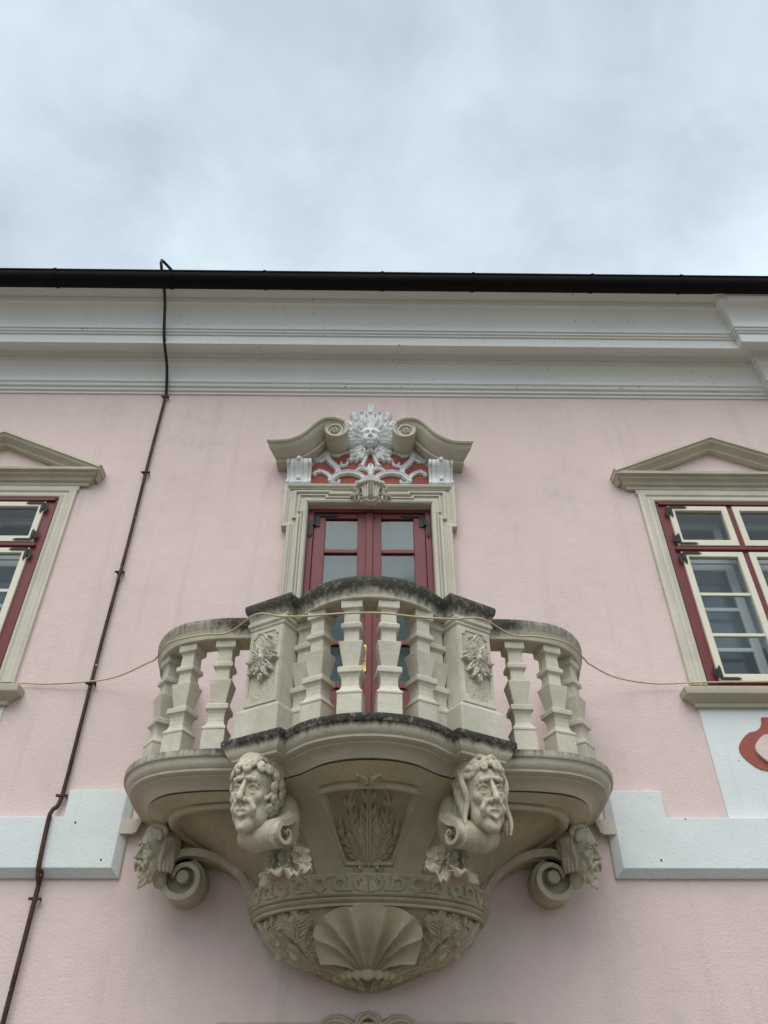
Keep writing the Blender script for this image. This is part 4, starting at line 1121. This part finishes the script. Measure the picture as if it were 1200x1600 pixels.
# ring frieze
FR = [(-.02, 2.915), (.035, 2.913), (.045, 2.908), (.05, 2.90), (.048, 2.892), (.044, 2.888), (.042, 2.80), (.046, 2.796), (.05, 2.79), (.044, 2.78), (.02, 2.777), (.015, 2.770), (.034, 2.768), (.042, 2.759), (.034, 2.750), (.012, 2.747), (.008, 2.738), (.02, 2.735), (.016, 2.722), (-.02, 2.72)]
RP = ringc(121)
V, F = sweep(RP, FR, 'plan'); fz = mesh('ring_frieze', V, F, 'stone_olive', BAL, 60)
LR = float(np.linalg.norm(np.diff(RP, axis=0), axis=1).sum()); NR = normals2(RP); sR = np.linspace(0, LR, 121)
def ringfn(u, v, h):
    x = np.interp(u, sR, RP[:, 0]); y = np.interp(u, sR, RP[:, 1]); nx = np.interp(u, sR, NR[:, 0]); ny = np.interp(u, sR, NR[:, 1])
    zz = 2.794+v*.93; o = .042
    return np.stack([x+nx*(o+h), y+ny*(o+h), zz], 1)
r = Relief(0, LR, -.012, .112, .0042)
for s in (-1, 1):
    k_ = 0; x = LR/2
    for dx in (.012, .03, .048): r.stroke(smoothpath([(x+s*dx*.6, .0), (x+s*dx, .05), (x+s*dx*1.5, .10)], 4), [.006, .010, .006], .022, 'round')
    x = LR/2+s*.07
    while abs(x-LR/2) < LR/2-.10:
        up = 1 if k_ % 2 == 0 else -1
        yb = .012 if up > 0 else .098
        hd = 0 if s > 0 else 180
        P = curl(x-s*.045, yb, hd-s*up*8, .37, s*up*600, 1.25, 44)
        r.stroke(P, [.010, .0125, .010, .008], [.022, .030, .030, .026], 'groove'); r.stroke([P[-1], P[-1]+1e-4], .013, .034)
        for q_, (dx, dy, hh) in enumerate(((.10, .035, 25), (.115, .02, 60), (.095, .048, -15))):
            r.stroke(curl(x+s*(dx-.03), .055+up*dy*.6, hd+s*up*hh, .05, s*up*35, n=6), [.007, .011, .006], .026, 'groove')
        r.stroke(curl(x+s*.03, yb, hd+s*up*12, .085, s*up*-30, n=8), [.008, .010, .006], .022, 'groove')
        r.stroke(curl(x+s*.05, .055-up*.045, hd+s*up*20, .06, s*up*50, n=8), [.007, .010, .005], .024, 'groove')
        x += s*.128; k_ += 1
r.build('scroll_ornament', ringfn, 'stone_olive', fz)

# lower cup with acanthus and shell
def cupP(u, t):
    """u 0..1 round, t 0..1 up"""
    t = np.asarray(t, float); zz = 2.355+(2.745-2.355)*t
    KT = [0, .08, .2, .35, .5, .7, .85, 1]
    sa = np.interp(t, KT, [.15, .235, .355, .495, .60, .685, .725, .75]); sb = np.interp(t, KT, [.14, .21, .31, .425, .515, .60, .635, .655])
    th = (np.asarray(u, float)-.5)*math.pi; sx, cc = np.sin(th), np.cos(th)
    return np.stack([BX+sa*np.sign(sx)*np.abs(sx)**.9, -sb*np.abs(cc)**.9, zz], -1)
def cup(u, t, h):
    e = 2e-3; P = cupP(u, t); du = cupP(np.clip(u+e, 0, 1), t)-cupP(np.clip(u-e, 0, 1), t); dt = cupP(u, np.clip(np.asarray(t)+e, 0, 1))-cupP(u, np.clip(np.asarray(t)-e, 0, 1))
    n = np.cross(du, dt); n /= np.linalg.norm(n, axis=-1)[..., None]+1e-12
    return P+n*np.asarray(h)[..., None]
nu, ntt = 81, 41
UU, TT = np.meshgrid(np.linspace(0, 1, nu), np.linspace(0, 1, ntt), indexing='ij')
V = cupP(UU, TT).reshape(-1, 3); F = [(i*ntt+j, (i+1)*ntt+j, (i+1)*ntt+j+1, i*ntt+j+1) for i in range(nu-1) for j in range(ntt-1)]
V = np.vstack([V, [(BX, -.06, 2.335)]]); F += [(i*ntt, len(V)-1, (i+1)*ntt) for i in range(nu-1)]
cupo = mesh('corbel_cup', V, F, 'stone_rough', BAL, 180)
def cupfn(u, v, h): return cup(u/1.7, v/.55, h)
# scallop shell: fan over the cup, ribs between hollow flutes
def shell():
    nr, na = 28, 169; V = []; F = []; nf = 7
    for i in range(na):
        al = -1.0+2.0*i/(na-1); fl = (al+1)/2*nf; ph = fl-math.floor(fl) if i < na-1 else 1.0
        edge = (4*ph*(1-ph))**.8            # 0 on ribs, 1 mid flute
        aa = abs(al); tip = 1.0-.06*edge*0+.03*edge
        ex, ey = math.copysign(.258*math.sin(min(1, aa)*R(88))**.92, al), .170+.362*math.cos(aa*R(84))**.75
        bx, by = .095*al, .085
        for j in range(nr):
            q = j/(nr-1)*tip
            u = .85+bx+(ex-bx)*(q**(1.0+.55*aa)); v = by+(ey-by)*(q**(1-.25*aa))
            h = .026+.085*q**1.4-.056*edge*math.sin(min(1, q)*math.pi*.5)**.7*(1-.25*q)
            V.append((u, v, h))
    V = np.array(V); P = cupfn(V[:, 0], V[:, 1], V[:, 2]); n0 = len(P)
    F = [(i*nr+j, (i+1)*nr+j, (i+1)*nr+j+1, i*nr+j+1) for i in range(na-1) for j in range(nr-1)]
    Pb = cupfn(V[nr-1::nr, 0], V[nr-1::nr, 1], np.full(na, -.01))
    P = np.vstack([P, Pb]); F += [(i*nr+nr-1, (i+1)*nr+nr-1, n0+i+1, n0+i) for i in range(na-1)]
    for i0 in (0, na-1):
        Pe = cupfn(V[i0*nr:(i0+1)*nr, 0], V[i0*nr:(i0+1)*nr, 1], np.full(nr, -.01)); n1 = len(P); P = np.vstack([P, Pe])
        F += [(i0*nr+j, i0*nr+j+1, n1+j+1, n1+j) for j in range(nr-1)]
    sh = mesh('scallop_shell', P, F, 'stone_olive', BAL, 50)
    # turned roll at the hinge: beads, rings and scrolled ends
    xs = np.linspace(-.172, .172, 120); rad = []
    for x in xs:
        a = abs(x)
        if a < .036: rr = .019+.021*math.sqrt(max(0, 1-(a/.036)**2))
        elif a < .046: rr = .028
        elif a < .088: rr = .018+.020*math.sqrt(max(0, 1-((a-.067)/.021)**2))
        elif a < .096: rr = .027
        elif a < .125: rr = .022+.018*math.sqrt(max(0, 1-((a-.1105)/.0145)**2))
        else: rr = .030+.016*math.sin((a-.125)/.047*math.pi)
        rad.append(rr)
    Pp = np.stack([BX+xs, -.315+.55*xs**2*3, np.full(120, 2.405)+.25*xs**2*2], 1)
    V, F = tube(Pp, np.array(rad), 16); mesh('roll', V, F, 'stone_olive', sh, 180)
    for sg_ in (-1, 1):
        V, F = lathe([(0, -.02), (.02, -.02), (.022, -.005), (.034, -.004), (.036, .01), (.048, .012), (.05, .05), (.0, .06)], 18, 'y', (BX+sg_*.19, -.325+.05, 2.414)); mesh('roll_end', V, F, 'stone_olive', sh, 50)
shell()
for s in (-1, 1):
    r = Relief(0, 1.7, 0, .56, .0045); c = .85
    X = lambda x: c+s*x
    def sm(*p): return smoothpath([(X(a), b) for a, b in p], 7)
    # broad branch sweeping along the bottom
    r.leaf(sm((.17, .06), (.28, .12), (.40, .17), (.52, .22)), .10, .055, 6)
    r.leaf(sm((.10, .035), (.22, .065), (.34, .12)), .075, .045, 5)
    # main scroll stalks
    r.stroke(sm((.42, .16), (.36, .24), (.37, .33), (.42, .40), (.40, .47)), [.026, .03, .024, .016], .055, 'groove')
    r.leaf(sm((.385, .34), (.34, .42), (.30, .50)), .13, .06, 5)
    r.leaf(sm((.40, .36), (.43, .44), (.42, .52)), .11, .05, 5)
    r.leaf(sm((.37, .25), (.31, .31), (.275, .34)), .10, .055, 4)
    r.leaf(sm((.36, .24), (.30, .22), (.27, .18)), .085, .05, 4)
    r.spiral(X(.44), .17, 100 if s > 0 else 80, .34, -s*400, .022, .055)
    r.spiral(X(.40), .40, 90-s*20, .24, -s*420, .018, .06)
    r.spiral(X(.46), .20, 90-s*60, .26, s*400, .020, .055)
    # outer leaf pair against the wall
    r.stroke(sm((.55, .20), (.60, .30), (.64, .42), (.70, .52)), [.024, .026, .02, .014], .055, 'groove')
    r.leaf(sm((.57, .24), (.60, .36), (.60, .50)), .12, .055, 6)
    r.leaf(sm((.60, .28), (.68, .38), (.75, .50)), .12, .055, 6)
    r.leaf(sm((.55, .22), (.64, .24), (.74, .32)), .09, .05, 4)
    r.spiral(X(.60), .22, 90-s*80, .26, s*420, .020, .055)
    r.spiral(X(.50), .30, 90-s*10, .22, -s*420, .016, .05)
    r.leaf(sm((.50, .24), (.49, .34), (.50, .44)), .08, .045, 5)
    for q_ in range(6):
        bx_ = .05+.105*q_
        r.leaf(sm((bx_, .012+.035*q_), (bx_+.045, .03+.035*q_), (bx_+.11, .02+.04*q_)), .085, .06, 4)
    r.leaf(sm((.30, .14), (.29, .24), (.24, .32)), .09, .05, 5)
    r.leaf(sm((.46, .30), (.52, .40), (.53, .52)), .09, .05, 5)
    r.leaf(sm((.36, .42), (.33, .49), (.36, .54)), .08, .055, 4)
    r.leaf(sm((.66, .30), (.73, .36), (.82, .40)), .09, .05, 4)
    r.build('acanthus_spray', cupfn, 'stone_olive', BAL)

# ---- brackets: scroll arm, volute, grotesque mask at either end
def band(path, th, y0, y1, prof_edge=.0):
    """ribbon of thickness th along path in (x,z), from y0 (front) to y1"""
    P = np.asarray(path); nn = normals2(P); K = len(P); th = np.full(K, th) if np.isscalar(th) else np.asarray(th)
    y0 = np.full(K, y0) if np.isscalar(y0) else np.asarray(y0)
    V = []; F = []
    for i in range(K):
        a = P[i]; b = P[i]-nn[i]*th[i]
        V += [(a[0], y0[i], a[1]), (b[0], y0[i], b[1]), (b[0], y1, b[1]), (a[0], y1, a[1])]
    for i in range(K-1):
        for k in range(4): F.append((i*4+k, i*4+(k+1) % 4, (i+1)*4+(k+1) % 4, (i+1)*4+k))
    F += [(0, 1, 2, 3), ((K-1)*4+3, (K-1)*4+2, (K-1)*4+1, (K-1)*4)]
    return V, F
sat = head_field('satyr', .0125, 9)
for s in (-1, 1):
    arm = smoothpath([(.82, 2.855), (.90, 2.975), (1.0, 3.06), (1.12, 3.11), (1.215, 3.126)], 6)
    c = np.array((1.285, 2.985)); sp = []
    for t in np.linspace(0, 1, 46)[1:]:
        a = R(113)-t*R(470); rr = .150-.098*t**.85
        sp.append((c[0]+rr*math.cos(a)*1.0, c[1]+rr*math.sin(a)))
    pth = np.vstack([arm, sp]); K = len(pth)
    th = np.r_[np.linspace(.05, .055, len(arm)), np.linspace(.055, .026, len(sp))]
    yy = np.r_[np.linspace(-.22, -.27, len(arm)), np.linspace(-.27, -.285, len(sp))]
    pw = pth*np.array([s, 1])+np.array([BX, 0])
    # ribbon thickness grows inward for the volute
    th2 = th if s > 0 else -th
    V, F = band(pw, -th2*-1 if s > 0 else th2, yy, .01)
    br = mesh('bracket_volute', V, F, 'stone_head', BAL, 40, bevel=.004)
    V, F = lathe([(0, -.292), (.040, -.288), (.047, -.27), (.047, 0)], 20, 'y', (BX+s*c[0], 0, c[1]+.004)); mesh('volute_eye', V, F, 'stone_olive', br, 50)
    V, F = lathe([(0, -.20), (.14, -.20), (.14, 0)], 28, 'y', (BX+s*c[0], 0, c[1])); mesh('volute_web', V, F, 'stone_olive', br, 50)
    # bracket cheek between volute and slab
    cheek = [(.90, 2.98), (1.0, 3.06), (1.11, 3.105), (1.22, 3.115), (1.33, 3.09), (1.395, 3.02), (1.40, 3.1), (1.44, 3.20), (1.52, 3.36), (1.2, 3.36)]
    V, F = extrude([(BX+s*x, z) for x, z in cheek], -.20, .0); mesh('bracket_cheek', V, F, 'stone_olive', br, bevel=.006)
    V, F = sat
    V2 = orient(V, .365, (BX+s*1.470, -.335, 3.125), s*R(42), R(4), -s*R(6), (.72, .95, 1.0)); mesh('grotesque_mask', V2, F, 'stone_head', BAL, 180)
    mb = MB(); V, F = extrude([(BX+s*1.36, 3.0), (BX+s*1.5, 3.05), (BX+s*1.58, 3.36), (BX+s*1.36, 3.36)], -.28, 0); mesh('mask_block', V, F, 'stone_olive', br, bevel=.02)

# ---- heads under the pedestals, on scrolled busts
for s, kind, sd in ((-1, 'curly', 3), (1, 'long', 5)):
    V, F = head_field(kind, .0095, sd)
    n = np.array((s*nB[0], nB[1])); base = np.array((BX+s*.700, -1.225))
    yaw = math.atan2(n[0], -n[1])
    V = orient(V, .475, (base[0], base[1], 3.218), yaw*.62 if s < 0 else yaw*.55, R(4), s*R(-4), (.81, .86, 1.02))
    hd_ = mesh('head_carving', V, F, 'stone_head', BAL, 180)
    hd_['label'] = 'carved stone head with short curly hair' if s < 0 else 'carved stone head with long wavy hair and open mouth'
    # scrolled bust: rolled sheet below the chin
    tdir = np.array((-n[1], n[0])); 
    prof = smoothpath([(-.075, 3.155), (.0, 3.10), (.075, 3.065), (.112, 3.005), (.09, 2.94), (.02, 2.912), (-.05, 2.94), (-.065, 3.0), (-.02, 3.04), (.025, 3.02), (.02, 2.98), (-.005, 2.972)], 5)
    nn = normals2(prof); K = len(prof); V = []; F = []
    th = np.interp(np.arange(K), [0, K*.5, K], [.06, .035, .02])
    ctr = base-n*.055-np.array((s*.06, -.01))
    def L3(a, b, z): p = ctr+n*a+tdir*b; return (p[0], p[1], z)
    secs = [(-.150, 1., -.016), (-.143, 1., -.020), (-.112, 1., -.020), (-.105, 1., -.012), (-.098, 1., .0), (.098, 1., 0), (.105, 1., -.012), (.112, 1., -.020), (.143, 1., -.020), (.150, 1., -.016)]
    for b, q, ex in secs:
        for i in range(K):
            a = prof[i]-nn[i]*ex*-1*(1); V.append(L3(prof[i][0]-nn[i][0]*ex, b, prof[i][1]-nn[i][1]*ex))
        for i in range(K-1, -1, -1):
            a = prof[i]+nn[i]*th[i]; V.append(L3(a[0], b, a[1]))
    M = 2*K
    for i in range(len(secs)-1):
        for j in range(M): F.append((i*M+j, i*M+(j+1) % M, (i+1)*M+(j+1) % M, (i+1)*M+j))
    for i0, rv in ((0, 1), (len(secs)-1, 0)):
        for j in range(K-1):
            q = (i0*M+j, i0*M+j+1, i0*M+M-2-j, i0*M+M-1-j); F.append(q if rv else q[::-1])
    bust = mesh('scrolled_bust', V, F, 'stone_head', BAL, 40)
    # neck core and the leaf curled beneath
    f = Field((-.20, -.10, -.30), (.20, .30, .40), .012)
    f.ell((0, .13, .12), (.11, .09, .20), .04); f.ell((0, .16, -.10), (.08, .09, .14), .04)
    V, F = f.mesh(); V = orient(V, 1.0, (ctr[0]-n[0]*.02, ctr[1]-n[1]*.02, 2.985), yaw)
    mesh('neck_core', V, F, 'stone_olive', bust, 180)
    def leaf3d(o_, side_, Ln, W, seed, lean=0.):
        """acanthus leaf: a thick ribbed sheet that hangs, then curls forward"""
        nv, nu_ = 34, 27; C = [np.array((0., 0.))]; hd2 = []
        for i in range(nv-1):
            ph = R(-118+(150+25*math.sin(seed*3))*((i+.5)/(nv-1))**1.6); hd2.append(ph); C.append(C[-1]+Ln/(nv-1)*np.array((math.cos(ph), math.sin(ph))))
        hd2.append(hd2[-1]); fw = n*math.cos(side_)+tdir*math.sin(side_); sd_ = -n*math.sin(side_)+tdir*math.cos(side_)
        V = []
        for layer in (0, 1):
            for i in range(nv):
                v = i/(nv-1); N2 = np.array((math.sin(hd2[i]), -math.cos(hd2[i])))*-1
                lob = .80+.20*abs(math.sin(v*math.pi*3.6+seed)); wv = W*lob*(.55+.75*math.sin(math.pi*min(1, .18+v*.80)))*(1-.25*v)
                for j in range(nu_):
                    u = -1+2*j/(nu_-1)
                    rip = .010*math.cos(u*math.pi*2+.6*math.sin(v*7+seed))*(.5+v)-.014*math.exp(-(u/.12)**2)+(.045*u*u*(.4+.5*v))
                    d = rip-(.022 if layer else 0)*(1-.7*u*u)
                    q = C[i]+N2*d; pu = u*wv+lean*v*Ln
                    p = o_[:2]+fw*q[0]+sd_*pu; V.append((p[0], p[1], o_[2]+q[1]-.02*abs(u)*v))
        m2 = nv*nu_; F = []
        for i in range(nv-1):
            for j in range(nu_-1):
                a_ = i*nu_+j; F += [(a_, a_+1, a_+nu_+1, a_+nu_), (m2+a_, m2+a_+nu_, m2+a_+nu_+1, m2+a_+1)]
            for j in (0, nu_-1): F.append((i*nu_+j, (i+1)*nu_+j, m2+(i+1)*nu_+j, m2+i*nu_+j))
        for i in (0, nv-1):
            for j in range(nu_-1): F.append((i*nu_+j, i*nu_+j+1, m2+i*nu_+j+1, m2+i*nu_+j))
        return V, F
    for (a_, b_, dz, sdv, Ln_, W_, le) in ((-.01, 0., -.07, 0., .20, .085, 0), (-.03, .075, -.06, .7, .22, .075, .15), (-.03, -.075, -.06, -.7, .22, .075, -.15), (-.09, .11, -.02, 1.2, .24, .07, .1), (-.09, -.11, -.02, -1.2, .24, .07, -.1)):
        o_ = np.array((*(ctr+n*(a_-.05)+tdir*b_*.85-np.array((s*.045, 0))), 2.985+dz))
        V, F = leaf3d(o_, sdv, Ln_*.92, W_*.9, a_*40+b_*30+s, le); mesh('curled_leaf', V, F, 'stone_olive', bust, 180)

# ------------------------------------------------------------------ things on the wall
LC = root('lightning_conductor', 'thin rusty iron lightning conductor running down the pink wall left of the balcony', 'lightning rod', (-2.325, 0, 2.0))
rx = -2.325
up = [(rx+.07, -.88, 9.25), (rx-.045, -.985, 9.315), (rx-.055, -1.0, 9.29), (rx-.05, -.98, 9.22), (rx-.03, -.72, 9.02), (rx-.02, -.46, 8.62), (rx-.0, -.22, 8.40), (rx, -.05, 8.16), (rx, -.035, 8.08)]
V, F = tube(smoothpath(up, 5), .017, 8); mesh('upper_wire', V, F, 'black_iron', LC, 60)
lo = [(rx, -.035, 8.12), (rx-.003, -.035, 7.2), (rx+.004, -.035, 6.0), (rx-.004, -.035, 5.0), (rx, -.035, 4.2), (rx-.002, -.035, 3.62), (rx-.03, -.075, 3.50), (rx-.03, -.10, 3.42), (rx-.012, -.10, 3.1), (rx, -.06, 3.0), (rx, -.045, 2.9), (rx, -.045, .0)]
V, F = tube(smoothpath(lo, 8), .0165, 8); mesh('rod', V, F, 'rusty_iron', LC, 60)
for z in (8.09, 6.94, 5.69, 4.555, 3.62, 2.90, 1.8):
    mb = MB().box(rx-.045, rx+.045, -.056, -.036, z-.009, z+.009)
    V, F = tube([(rx-.028, 0, z), (rx-.028, -.05, z)], .007, 6); mb.add(V, F)
    V, F = tube([(rx+.028, 0, z), (rx+.028, -.05, z)], .007, 6); mb.add(V, F)
    mb.build('clip', 'rusty_iron', LC, bevel=.003)

CB = root('cable', 'pale tan cable slung from window sill to window sill round the balcony rail', 'cable', (0, -1.6, 4.4))
rail_o = offset(MAIN, RAILC+.128)
def rp(x, front=True):
    for i in range(len(rail_o)-1):
        if rail_o[i][0] <= x <= rail_o[i+1][0]:
            t = (x-rail_o[i][0])/(rail_o[i+1][0]-rail_o[i][0]+1e-9); return rail_o[i]+t*(rail_o[i+1]-rail_o[i])
    return rail_o[0] if x < 0 else rail_o[-1]
pts = [(-4.7, -.03, 4.60), (-3.2, -.03, 4.575), (-2.72, -.03, 4.555), (-2.33, -.06, 4.565), (-2.08, -.12, 4.585), (-1.80, -.32, 4.60)]
for x, dz in ((-1.62, 4.44), (-1.45, 4.425), (-1.2, 4.42), (-1.0, 4.425)):
    p = rp(x); pts.append((p[0], p[1]-.012, dz))
pts += [(-.76+.0, -1.44, 4.385), (-.58, -1.54, 4.31), (-.40, -1.60, 4.275), (-.15, -1.655, 4.265), (.10, -1.665, 4.262), (.35, -1.62, 4.26), (.58, -1.54, 4.295), (.80, -1.42, 4.37)]
for x, dz in ((1.05, 4.415), (1.25, 4.42), (1.48, 4.425), (1.66, 4.44)):
    p = rp(x); pts.append((p[0], p[1]-.012, dz))
pts += [(1.84, -.32, 4.60), (2.10, -.12, 4.59), (2.45, -.05, 4.57), (2.85, -.05, 4.585), (3.5, -.06, 4.59), (4.4, -.06, 4.6)]
V, F = tube(smoothpath(pts, 7), .0068, 7); mesh('cable_run', V, F, 'cable_sheath', CB, 60)

# crest of the street door below, just at the lower edge of the view
PC = MB().box(-.95, 1.0, -.05, .01, 2.02, 2.17).build('portal_lintel', 'stone_olive', B, bevel=.01)
r = Relief(-.4, .4, 2.0, 2.3, .006)
for s in (-1, 1):
    r.stroke(smoothpath([(s*.30, 2.15), (s*.24, 2.185), (s*.16, 2.18), (s*.10, 2.15)], 5), [.02, .028, .022], .06, 'groove')
    r.stroke(smoothpath([(s*.08, 2.14), (s*.05, 2.19), (0, 2.21)], 5), [.02, .026, .022], .07, 'groove')
r.build('crest', lambda u, v, h: np.stack([u+.03, -.02-h, v], 1), 'stone_olive', PC)
